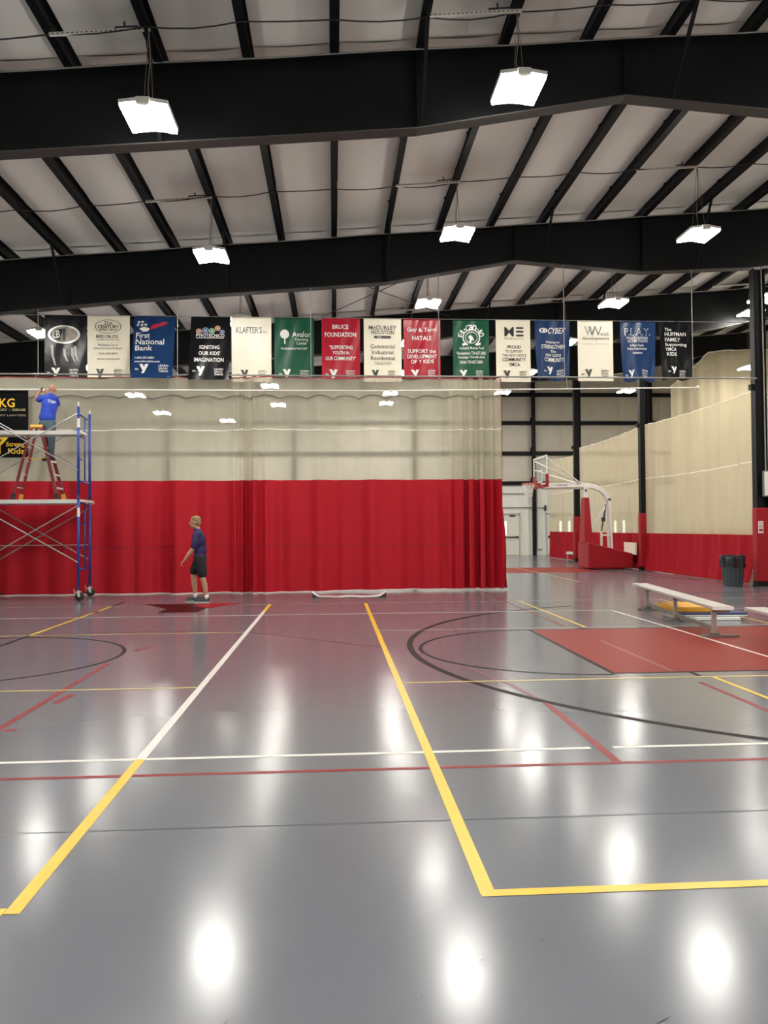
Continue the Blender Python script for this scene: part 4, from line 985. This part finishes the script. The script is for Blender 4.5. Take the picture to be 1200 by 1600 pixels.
link('polo_shirt', remesh(g, 0.010, 5), mat('purple_polo', (0.015, 0.008, 0.072), 0.75, 0, 0.15, 14, 0.2, 25), pm_)
g = MB().limb([W_(-2.83, 17.07, 0.93), W_(-2.83, 17.23, 0.93)], [0.130, 0.130])
g.limb([W_(-2.82, 17.065, 0.88), W_(-2.79, 17.05, 0.72), W_(-2.775, 17.045, 0.61)], [0.125, 0.112, 0.104]).limb([W_(-2.86, 17.235, 0.88), W_(-2.94, 17.25, 0.74), W_(-2.972, 17.255, 0.66)], [0.122, 0.108, 0.100])
link('shorts', remesh(g, 0.010, 5), mat('charcoal_shorts', (0.007, 0.0085, 0.010), 0.8, 0, 0.2, 14, 0.2, 25), pm_)
g = MB().ball(W_(-2.915, 17.15, 1.742), (0.104, 0.088, 0.096)).ball(W_(-2.885, 17.15, 1.685), (0.075, 0.086, 0.085)).limb([W_(-2.99, 17.13, 1.795), W_(-3.02, 17.16, 1.785)], [0.028, 0.020], 8)
link('hair', remesh(g, 0.008, 3), mat('blond_hair', (0.26, 0.17, 0.075), 0.7, 0, 0.3, 40, 0.5, 90), pm_)
for s in (-1, 1):
    MB().ball(W_(-3.020, 17.15+s*0.032, 1.700), (0.009, 0.013, 0.009), 8, 6).build('eye', M_DARK, pm_)
for (x, y, z) in ((-2.685, 17.03, 0.135), (-2.957, 17.27, 0.155)):
    MB().limb([W_(x, y, z-0.04), W_(x, y, z+0.02)], [0.046, 0.044], 10).build('sock', M_WHITE, pm_, True)
M_SHOE = mat('dark_trainer', (0.03, 0.032, 0.034), 0.6, 0, 0.3, 30); M_SOLE = mat('grey_sole', (0.35, 0.35, 0.34), 0.6, 0, 0.1, 20)
make_shoes('shoe', pm_, W_(-2.625, 17.03, 0), W_(-2.945, 17.02, 0), M_SHOE, M_SOLE, 0.0)
make_shoes('shoe', pm_, W_(-2.875, 17.27, 0), W_(-3.175, 17.28, 0), M_SHOE, M_SOLE, 0.0)

# ---- the man on the ladder (back to the viewer)
ps = thing('person', 'bald person in blue staff shirt and jeans standing on the ladder, reaching up', 'person', (-6.47, 18.66, 3.13))
def V_(x, y, z): return (x+6.47, y-18.66, z-3.13)
b = MB()
b.ball(V_(-6.415, 18.66, 4.795), (0.078, 0.098, 0.100)).ball(V_(-6.43, 18.70, 4.725), (0.060, 0.072, 0.070)).limb([V_(-6.455, 18.765, 4.77), V_(-6.46, 18.775, 4.745)], [0.012, 0.017], 8)
b.limb([V_(-6.41, 18.745, 4.700), V_(-6.47, 18.745, 4.700)], [0.01, 0.01], 8).limb([V_(-6.40, 18.745, 4.80), V_(-6.47, 18.745, 4.80)], [0.014, 0.014], 8)
for s in (-1, 1): b.ball(V_(-6.415+s*0.080, 18.67, 4.775), (0.012, 0.022, 0.033))
b.limb([V_(-6.42, 18.65, 4.72), V_(-6.45, 18.64, 4.60)], [0.060, 0.068])
b.limb([V_(-6.57, 18.65, 4.565), V_(-6.37, 18.65, 4.555)], [0.075, 0.075]).ball(V_(-6.48, 18.65, 4.38), (0.160, 0.110, 0.21)).ball(V_(-6.515, 18.65, 4.13), (0.150, 0.100, 0.19)).ball(V_(-6.52, 18.65, 3.97), (0.145, 0.098, 0.12))
b.limb([V_(-6.60, 18.66, 4.57), V_(-6.73, 18.69, 4.545), V_(-6.81, 18.76, 4.555), V_(-6.85, 18.90, 4.66), V_(-6.855, 19.02, 4.765)], [0.060, 0.043, 0.043, 0.04, 0.028])
hand(b, V_(-6.855, 19.02, 4.765), (0.05, 0.65, 0.75), (-0.3, -0.8, 0.5), (0.9, 0.0, 0.2), 0.8)
b.limb([V_(-6.36, 18.68, 4.55), V_(-6.36, 18.82, 4.45), V_(-6.40, 18.94, 4.46), V_(-6.57, 19.02, 4.64), V_(-6.66, 19.05, 4.775)], [0.062, 0.05, 0.043, 0.04, 0.028])
hand(b, V_(-6.66, 19.05, 4.775), (-0.7, 0.4, 0.55), (0.2, -0.8, 0.5), (0.2, 0.2, 0.9), 0.7)
b.limb([V_(-6.44, 18.63, 3.93), V_(-6.42, 18.60, 3.56), V_(-6.43, 18.62, 3.22)], [0.088, 0.062, 0.04]).limb([V_(-6.60, 18.67, 3.93), V_(-6.57, 18.72, 3.56), V_(-6.50, 18.74, 3.22)], [0.088, 0.062, 0.04])
b.limb([V_(-6.43, 18.62, 3.22), V_(-6.46, 18.62, 3.18), V_(-6.56, 18.62, 3.17)], [0.04, 0.036, 0.03]).limb([V_(-6.50, 18.74, 3.22), V_(-6.53, 18.74, 3.18), V_(-6.62, 18.74, 3.17)], [0.04, 0.036, 0.03])
body = link('body', remesh(b, 0.0068, 4), SK2, ps); body['label'] = 'ruddy bald head, arms and hands'
g = MB().limb([V_(-6.57, 18.65, 4.575), V_(-6.37, 18.65, 4.560)], [0.086, 0.086]).ball(V_(-6.48, 18.65, 4.39), (0.182, 0.130, 0.22)).ball(V_(-6.515, 18.65, 4.17), (0.182, 0.136, 0.19)).ball(V_(-6.497, 18.65, 4.28), (0.176, 0.131, 0.17)).limb([V_(-6.59, 18.65, 4.13), V_(-6.46, 18.65, 4.13)], [0.125, 0.125])
g.limb([V_(-6.44, 18.64, 4.64), V_(-6.45, 18.64, 4.60)], [0.074, 0.085])
g.limb([V_(-6.59, 18.66, 4.575), V_(-6.725, 18.695, 4.548)], [0.080, 0.072]).limb([V_(-6.36, 18.68, 4.555), V_(-6.355, 18.80, 4.47)], [0.080, 0.070])
shirt = link('t_shirt', remesh(g, 0.010, 5), mat('royal_blue_cotton', (0.012, 0.050, 0.42), 0.7, 0, 0.12, 12, 0.2, 20), ps)
vs, fs = text2d('STAFF', -6.465, -6.325, -4.515, -4.445, 0.012)
def back_y(x, z):
    d = 1-((x+6.48)/0.182)**2-((z-4.39)/0.22)**2
    return 18.65-0.130*math.sqrt(max(0.05, d))-0.010
MB().add([V_(x, back_y(x, -z), -z-0.25*(x+6.40)) for x, z in vs], fs).build('lettering', CW, shirt)
vs, fs = star2d(-6.395, -4.555, 0.016); MB().add([V_(x, back_y(x, -z), -z) for x, z in vs], fs).build('logo', CW, shirt)
g = MB().limb([V_(-6.59, 18.65, 3.98), V_(-6.45, 18.65, 3.98)], [0.125, 0.125]).limb([V_(-6.44, 18.63, 3.92), V_(-6.42, 18.60, 3.56), V_(-6.43, 18.62, 3.24)], [0.118, 0.085, 0.066]).limb([V_(-6.60, 18.67, 3.92), V_(-6.57, 18.72, 3.56), V_(-6.50, 18.74, 3.24)], [0.118, 0.085, 0.066])
link('jeans', remesh(g, 0.010, 5), mat('blue_denim', (0.055, 0.085, 0.115), 0.8, 0, 0.25, 10, 0.3, 25), ps)
make_shoes('shoe', ps, V_(-6.37, 18.61, 0)[:2]+(0,), V_(-6.62, 18.62, 0)[:2]+(0,), M_DARK, M_RUBBER, 0.008)
make_shoes('shoe', ps, V_(-6.42, 18.74, 0)[:2]+(0,), V_(-6.68, 18.75, 0)[:2]+(0,), M_DARK, M_RUBBER, 0.008)
for s in (-1, 1): MB().ball(V_(-6.43+s*0.03, 18.755, 4.785), (0.012, 0.008, 0.008), 8, 6).build('eye', M_DARK, ps)
tag(MB().tube([(-6.83, 19.08, 4.82), (-6.80, 19.12, 4.90)], 0.022, 10).tube([(-6.83, 19.07, 4.83), (-6.80, 19.05, 4.78)], 0.016, 8).build('hand_tool', M_DARK), 'small black tool held up at the white pipe by the person on the ladder', 'tool')

# ================================================================== BASKETBALL GOAL
gl = thing('basketball_goal', 'portable basketball goal with white arm, red padded mast and wedge-shaped base', 'basketball goal', (9.0, 28.3, 0))
def G(x, y, z): return (x-9.0, y-28.3, z)
M_ORANGE = mat('rim_orange', (0.50, 0.045, 0.025), 0.4, 0, 0.1, 20)
def bevel(o, wd=0.02, seg=3):
    m = o.modifiers.new('bevel', 'BEVEL'); m.width = wd; m.segments = seg; return o
bs = bevel(MB().hexa([G(8.98, 27.70, 0.05), G(10.60, 27.70, 0.05), G(10.60, 28.95, 0.05), G(8.98, 28.95, 0.05), G(8.98, 27.70, 0.98), G(10.60, 27.70, 0.56), G(10.60, 28.95, 0.56), G(8.98, 28.95, 0.98)]).build('base_pad', M_REDPAD, gl), 0.04)
g = MB()
for k in range(9): g.tube([G(8.972, 27.86, 0.15+k*0.085), G(8.965, 27.80, 0.19+k*0.085)], 0.008, 5).tube([G(8.972, 27.80, 0.15+k*0.085), G(8.965, 27.86, 0.19+k*0.085)], 0.008, 5)
g.build('lacing', M_CORD, bs)
for x in (9.15, 10.3):
    for y in (27.9, 28.75): MB().lathe(G(x, y-0.03, 0.06), [(0.02, 0), (0.06, 0), (0.06, 0.06), (0.02, 0.06)], 16, 'y').build('roller', M_RUBBER, gl)
ms = bevel(MB().hexa([G(8.94, 27.98, 0.95), G(9.24, 27.98, 0.95), G(9.24, 28.66, 0.95), G(8.94, 28.66, 0.95), G(8.99, 28.12, 2.58), G(9.17, 28.12, 2.58), G(9.17, 28.50, 2.58), G(8.99, 28.50, 2.58)]).build('mast_pad', M_REDPAD, gl), 0.025)
MB().mm(G(9.00, 28.22, 2.56), G(9.15, 28.28, 2.98)).mm(G(9.00, 28.36, 2.56), G(9.15, 28.42, 2.98)).build('hinge', M_WHITE, gl)
MB().tube([G(9.08, 28.19, 2.84), G(9.08, 28.45, 2.84)], 0.04, 10).tube([G(9.93, 28.12, 2.50), G(9.93, 28.52, 2.50)], 0.045, 10).build('pivot_bolt', M_DARK, gl)
def beam(pts, h, wd):
    g = MB(); P = [Vector(p) for p in pts]; vs = []
    for i, p in enumerate(P):
        d = (P[min(i+1, len(P)-1)]-P[max(i-1, 0)]).normalized(); up = Vector((0, 1, 0)).cross(d)*-1
        if up.z < 0: up = -up
        for a, c in ((-1, -1), (1, -1), (1, 1), (-1, 1)): vs.append(p+Vector((0, a*wd/2, 0))+up*(c*h/2))
    fs = [(3, 2, 1, 0)]
    for i in range(len(P)-1):
        for k in range(4): fs.append((i*4+k, i*4+(k+1) % 4, i*4+4+(k+1) % 4, i*4+4+k))
    o = (len(P)-1)*4; fs.append((o, o+1, o+2, o+3)); g.add(vs, fs); return g
ar = bevel(beam([G(7.46, 28.32, 3.02), G(8.55, 28.32, 3.03), G(9.10, 28.32, 3.03), G(9.40, 28.32, 2.98), G(9.66, 28.32, 2.86), G(9.85, 28.32, 2.68), G(9.95, 28.32, 2.48)], 0.17, 0.16).build('arm', M_WHITE, gl), 0.012, 2)
MB().tube([G(7.48, 28.32, 2.90), G(9.0, 28.32, 2.92)], 0.03, 8).build('lower_arm', M_WHITE, gl)
vs, fs = text2d('HOOPS PRO', 0.0, 0.40, -0.035, 0.035, 0.02)
MB().add([G(8.02+x, 28.238, 3.03-z) for x, z in vs], fs).build('lettering', mat('print_navy', (0.06, 0.08, 0.25), 0.4, 0, 0.1, 20), ar)
MB().bar(G(9.93, 28.16, 2.48), G(9.99, 28.16, 0.68), 0.07, 0.07).bar(G(9.93, 28.48, 2.48), G(9.99, 28.48, 0.68), 0.07, 0.07).build('rear_strut', M_WHITE, gl)
MB().bar(G(9.86, 28.32, 2.30), G(9.22, 28.32, 1.30), 0.05, 0.05).build('diagonal_strut', M_WHITE, gl)
MB().bar(G(9.66, 28.32, 0.80), G(9.66, 28.32, 1.36), 0.07, 0.07).bar(G(9.66, 28.32, 1.22), G(9.97, 28.32, 1.22), 0.06, 0.06).build('lift_post', M_WHITE, gl)
MB().tube([G(9.66, 28.32, 1.34), G(9.74, 28.32, 1.75)], 0.022, 8).tube([G(9.74, 28.32, 1.70), G(9.84, 28.32, 2.32)], 0.03, 8).mm(G(9.68, 28.27, 1.72), G(9.80, 28.37, 1.86)).build('lift_cylinder', M_DARK, gl)
# backboard
bb = MB()
X0 = 7.40
bb.mm(G(X0, 27.30, 2.98), G(X0+0.03, 27.36, 4.05)).mm(G(X0, 29.07, 2.98), G(X0+0.03, 29.13, 4.05)).mm(G(X0, 27.36, 3.99), G(X0+0.03, 29.07, 4.05)).mm(G(X0, 27.36, 2.98), G(X0+0.03, 29.07, 3.04))
bd = bb.build('backboard', M_WHITE, gl)
MB().mm(G(X0+0.008, 27.36, 3.04), G(X0+0.020, 29.07, 3.99)).build('glass', GLASS, bd)
tg = MB(); ya, yb, za, zb = 27.91, 28.52, 3.12, 3.57; e = 0.05
tg.mm(G(X0+0.002, ya, za), G(X0+0.007, ya+e, zb)).mm(G(X0+0.002, yb-e, za), G(X0+0.007, yb, zb)).mm(G(X0+0.002, ya+e, zb-e), G(X0+0.007, yb-e, zb)).mm(G(X0+0.002, ya+e, za), G(X0+0.007, yb-e, za+e)).build('target_square', M_WHITE, bd)
pd = MB().mm(G(X0-0.02, 27.27, 2.93), G(X0+0.06, 29.16, 3.03)).mm(G(X0-0.02, 27.26, 2.93), G(X0+0.06, 27.37, 3.38)).mm(G(X0-0.02, 29.06, 2.93), G(X0+0.06, 29.17, 3.38)).build('backboard_pad', M_REDPAD, bd)
MB().tube([G(X0+0.03, 27.40, 3.95), G(8.9, 28.24, 3.10)], 0.022, 6).tube([G(X0+0.03, 29.03, 3.95), G(8.9, 28.40, 3.10)], 0.022, 6).tube([G(X0+0.03, 27.40, 3.62), G(8.82, 28.24, 3.10)], 0.022, 6).tube([G(X0+0.03, 29.03, 3.62), G(8.82, 28.40, 3.10)], 0.022, 6).build('backboard_brace', M_WHITE, gl)
rc = G(6.98, 28.21, 3.09)
rm = MB().tube([(rc[0]+0.23*math.cos(2*PI*i/32), rc[1]+0.23*math.sin(2*PI*i/32), rc[2]) for i in range(33)], 0.014, 8)
rm.mm(G(7.20, 28.12, 3.03), G(7.40, 28.30, 3.10)).bar(G(7.20, 28.15, 3.07), G(7.08, 28.02, 3.09), 0.03, 0.02).bar(G(7.20, 28.27, 3.07), G(7.08, 28.40, 3.09), 0.03, 0.02)
rim = rm.build('rim', M_ORANGE, gl, True)
nt_ = MB(); nn = 12
def npnt(k, j):
    r = (0.225, 0.195, 0.165, 0.145, 0.132, 0.128)[j]; z = rc[2]-0.015-j*0.092; a = 2*PI*(k+0.5*(j % 2))/nn
    return (rc[0]+r*math.cos(a), rc[1]+r*math.sin(a), z)
for k in range(nn):
    for j in range(5):
        k2 = k if j % 2 == 0 else k+1
        nt_.tube([npnt(k, j), npnt(k2, j+1)], 0.013, 4); nt_.tube([npnt(k, j), npnt(k2-1, j+1)], 0.013, 4)
nt_.build('net', M_WHITE, rim)

# ================================================================== BENCHES, CAN, MATS
M_SEAT = mat('bench_aluminium', (0.50, 0.475, 0.45), 0.4, 0.3, 0.08, 8, 0.05, 60); M_FOOT = mat('bench_foot', (0.20, 0.185, 0.16), 0.5, 0.3, 0.12, 8)
def make_bench(L, legs):
    r = empty('bench')
    bevel(MB().mm((-0.14, 0, 0.385), (0.14, L, 0.43)).build('seat_plank', M_SEAT, r), 0.008, 2)
    for ya in (-0.006, L): MB().mm((-0.142, ya, 0.383), (0.142, ya+0.006, 0.432)).build('end_cap', M_WHITE, r)
    for y in legs:
        MB().mm((-0.115, y-0.03, 0.045), (-0.06, y+0.03, 0.375)).mm((-0.115, y-0.03, 0.345), (0.12, y+0.03, 0.375)).build('leg', M_ALUD, r)
        MB().mm((-0.26, y-0.035, 0.0), (0.24, y+0.035, 0.03)).mm((-0.15, y-0.03, 0.03), (-0.02, y+0.03, 0.06)).build('foot', M_FOOT, r)
    MB().bar((-0.088, legs[0], 0.115), (-0.088, legs[-1], 0.115), 0.045, 0.05).build('stretcher', M_FOOT, r)
    return r
bn = make_bench(4.55, (0.12, 1.95, 3.72)); bn.location = (5.33, 10.66, 0); bn.rotation_euler = (0, 0, -math.radians(7.6))
tag(bn, 'long aluminium bench standing on the red lane beside the yellow mat', 'bench', 'aluminium benches')
b2 = make_bench(4.55, (1.0, 2.7, 4.2)); b2.location = (5.70, 10.50, 0); b2.rotation_euler = (0, 0, math.radians(180-5)); tag(b2, 'aluminium bench cut off by the right edge of the picture', 'bench', 'aluminium benches')
b3 = make_bench(2.2, (0.2, 1.0, 2.0)); b3.location = (9.80, 32.7, 0); b3.rotation_euler = (0, 0, -0.287); tag(b3, 'small far bench end poking out left of the goal base', 'bench', 'aluminium benches')

tc = thing('trash_can', 'round grey trash can with black liner bag by the right column', 'trash can', (10.13, 19.72, 0))
M_CAN = mat('grey_plastic', (0.060, 0.078, 0.092), 0.45, 0, 0.12, 8)
g = MB().lathe((0, 0, 0), [(0.02, 0.02), (0.215, 0.0), (0.225, 0.015), (0.275, 0.70), (0.29, 0.71), (0.29, 0.74), (0.255, 0.74), (0.22, 0.05), (0.02, 0.045)], 32)
cb = g.build('body', M_CAN, tc, True)
for k in range(16):
    a = 2*PI*k/16; MB().bar((0.226*math.cos(a), 0.226*math.sin(a), 0.05), (0.268*math.cos(a), 0.268*math.sin(a), 0.62), 0.02, 0.012).build('rib', M_CAN, cb)
random.seed(3)
def liner(u, v):
    a = 2*PI*u; z = 0.50+0.30*min(1, v*1.6) - (max(0, v-0.62)*0.35); rr = 0.285+0.035*math.sin(a*7+v*5)*(0.4+v) + 0.02*math.sin(a*13+2)
    if v > 0.62: rr = 0.30-(v-0.62)*0.2+0.01*math.sin(a*9)
    lo = 0.025*math.sin(a*5+1)*(1-v)
    return (rr*math.cos(a), rr*math.sin(a), z+lo)
MB().grid(liner, 64, 12).build('liner_bag', mat('black_bag', (0.012, 0.012, 0.013), 0.3, 0, 0.2, 12, 0.6, 14), tc, True)

M_MY = mat('yellow_mat', (0.72, 0.36, 0.03), 0.5, 0, 0.05, 5); M_MN = mat('navy_mat', (0.012, 0.025, 0.10), 0.45, 0, 0.1, 5); M_MW = mat('white_board', (0.62, 0.62, 0.62), 0.4, 0, 0.05, 5)
def slab(name, label, x0, x1, y0, y1, z0, z1, m, rot=0.0, m2=None):
    t = thing(name, label, 'mat', ((x0+x1)/2, (y0+y1)/2, z0), rot, 'folded mats under the bench')
    hx, hy = (x1-x0)/2, (y1-y0)/2
    o = bevel(MB().mm((-hx, -hy, 0), (hx, hy, z1-z0)).build('pad', m, t), 0.012, 2)
    if m2: MB().mm((-hx+0.01, -hy-0.004, 0.008), (hx-0.01, -hy+0.01, (z1-z0)*0.5)).build('edge_strip', m2, t)
    return t
slab('folded_mat', 'white board at the bottom of the stack under the bench', 5.62, 6.62, 12.62, 13.45, 0.0, 0.05, M_MW, math.radians(-4), M_WHITE)
slab('folded_mat', 'navy mat in the middle of the stack under the bench', 5.66, 6.78, 12.70, 13.55, 0.05, 0.115, M_MN, math.radians(-5), M_MW)
slab('folded_mat', 'yellow mat on top of the stack under the bench', 5.66, 6.50, 12.85, 13.75, 0.115, 0.20, M_MY, math.radians(-5))

# vinyl banner lying on the floor with its ends curled up
fb = thing('floor_banner', 'white vinyl banner lying by the curtain with both ends curling up', 'banner', (0.33, 17.75, 0))
def fbp(u, v, off=0.0):
    x = -0.82+1.64*u; e = max(0, abs(u-0.5)*2-0.72)/0.28
    return (x, 0.50*v + 0.03*math.sin(u*5), 0.006+0.12*e*e+0.012*(1-e)*math.sin(u*9)**2+0.02*v*0+off)
MB().grid(fbp, 40, 8).build('vinyl_sheet', mat('vinyl_white', (0.74, 0.72, 0.71), 0.35, 0, 0.05, 6, 0.1, 8), fb, True)
MB().grid(lambda u, v: (fbp(u, 0)[0], fbp(u, 0)[1]-0.002, fbp(u, 0)[2]*v*0.95+0.001), 40, 1).build('edge', M_DARK, fb, True)
g = MB()
for a, bq in ((0.50, 0.54), (0.56, 0.60), (0.61, 0.63), (0.74, 0.79), (0.80, 0.84)): g.grid(lambda u, v, a=a, bq=bq: fbp(a+(bq-a)*u, 0.35+0.35*v, 0.004), 3, 2)
g.build('print', CGREY, fb)
g = MB()
for a, bq in ((0.10, 0.14), (0.15, 0.18), (0.19, 0.24), (0.26, 0.30), (0.31, 0.35)): g.grid(lambda u, v, a=a, bq=bq: fbp(a+(bq-a)*u, 0.4+0.25*v, 0.004), 3, 2)
g.build('print', CRED, fb)

# bleacher glimpsed between the near side curtain and its column
bl = thing('bleacher', 'grey tiered bleacher glimpsed in the gap beside the nearest column', 'bleacher', (11.5, 20.6, 0))
for k in range(5):
    MB().mm((0.1+k*0.45, 0, 0.25+k*0.2), (0.4+k*0.45, 4.5, 0.29+k*0.2)).build('seat_plank', M_ALU, bl)
    for y in (0.3, 2.2, 4.2): MB().mm((0.22+k*0.45, y-0.03, 0.0), (0.28+k*0.45, y+0.03, 0.25+k*0.2)).build('post', M_ALUD, bl)

# notice, box and conduit on the nearest column
sg = MB().mm((10.655, 19.424, 1.34), (10.785, 19.436, 1.64)).build('notice', M_WHITE); tag(sg, 'small white notice with red print on the nearest red column pad', 'sign')
vs, fs = text2d('NO', 10.67, 10.77, -1.62, -1.56, 0.012); MB().add([(x, 19.422, -z) for x, z in vs], fs).build('lettering', CRED, sg)
g = MB()
for z in (1.52, 1.48, 1.38): g.mm((10.67, 19.421, z), (10.77, 19.423, z+0.018))
g.mm((10.67, 19.421, 1.40), (10.77, 19.423, 1.45)).build('print', CRED, sg)
jb = thing('junction_box', 'pale grey electrical box on the nearest column above its red pad', 'box', (10.87, 19.42, 2.26))
bevel(MB().mm((-0.07, -0.04, 0), (0.07, 0.06, 0.65)).build('case', M_PIPE, jb), 0.01, 2); MB().mm((-0.06, -0.046, 0.03), (0.06, -0.04, 0.62)).build('cover', M_WHITE, jb); MB().ball((0.045, -0.05, 0.32), 0.012, 8, 6).build('latch', M_DARK, jb)
tag(MB().tube([(10.89, 19.46, 2.9), (10.89, 19.47, 5.5), (10.86, 19.47, 8.1)], 0.018, 6).build('conduit', M_PIPE), 'thin grey conduit running up the nearest column', 'pipe')
# pipes and conduits on the far wall by the door
tag(MB().tube([(10.95, YF-0.02, 0.35), (10.95, YF-0.02, 3.7)], 0.03, 6).tube([(10.95, YF-0.02, 0.35), (11.2, YF-0.02, 0.35)], 0.04, 6).build('standpipe', M_FRAME), 'slim grey standpipe on the far wall right of the door', 'pipe')
tag(MB().tube([(7.6, YF-0.02, 3.32), (10.6, YF-0.02, 3.32), (10.62, YF-0.02, 3.25)], 0.02, 6).build('wall_conduit', M_DARK), 'dark conduit along the far wall above the door, upper one', 'pipe')
tag(MB().tube([(7.6, YF-0.02, 2.60), (9.2, YF-0.02, 2.58), (11.4, YF-0.02, 2.55)], 0.02, 6).mm((11.35, YF-0.05, 2.4), (11.45, YF+0.02, 2.7)).build('wall_conduit', M_DARK), 'dark conduit along the far wall above the door, lower one', 'pipe')
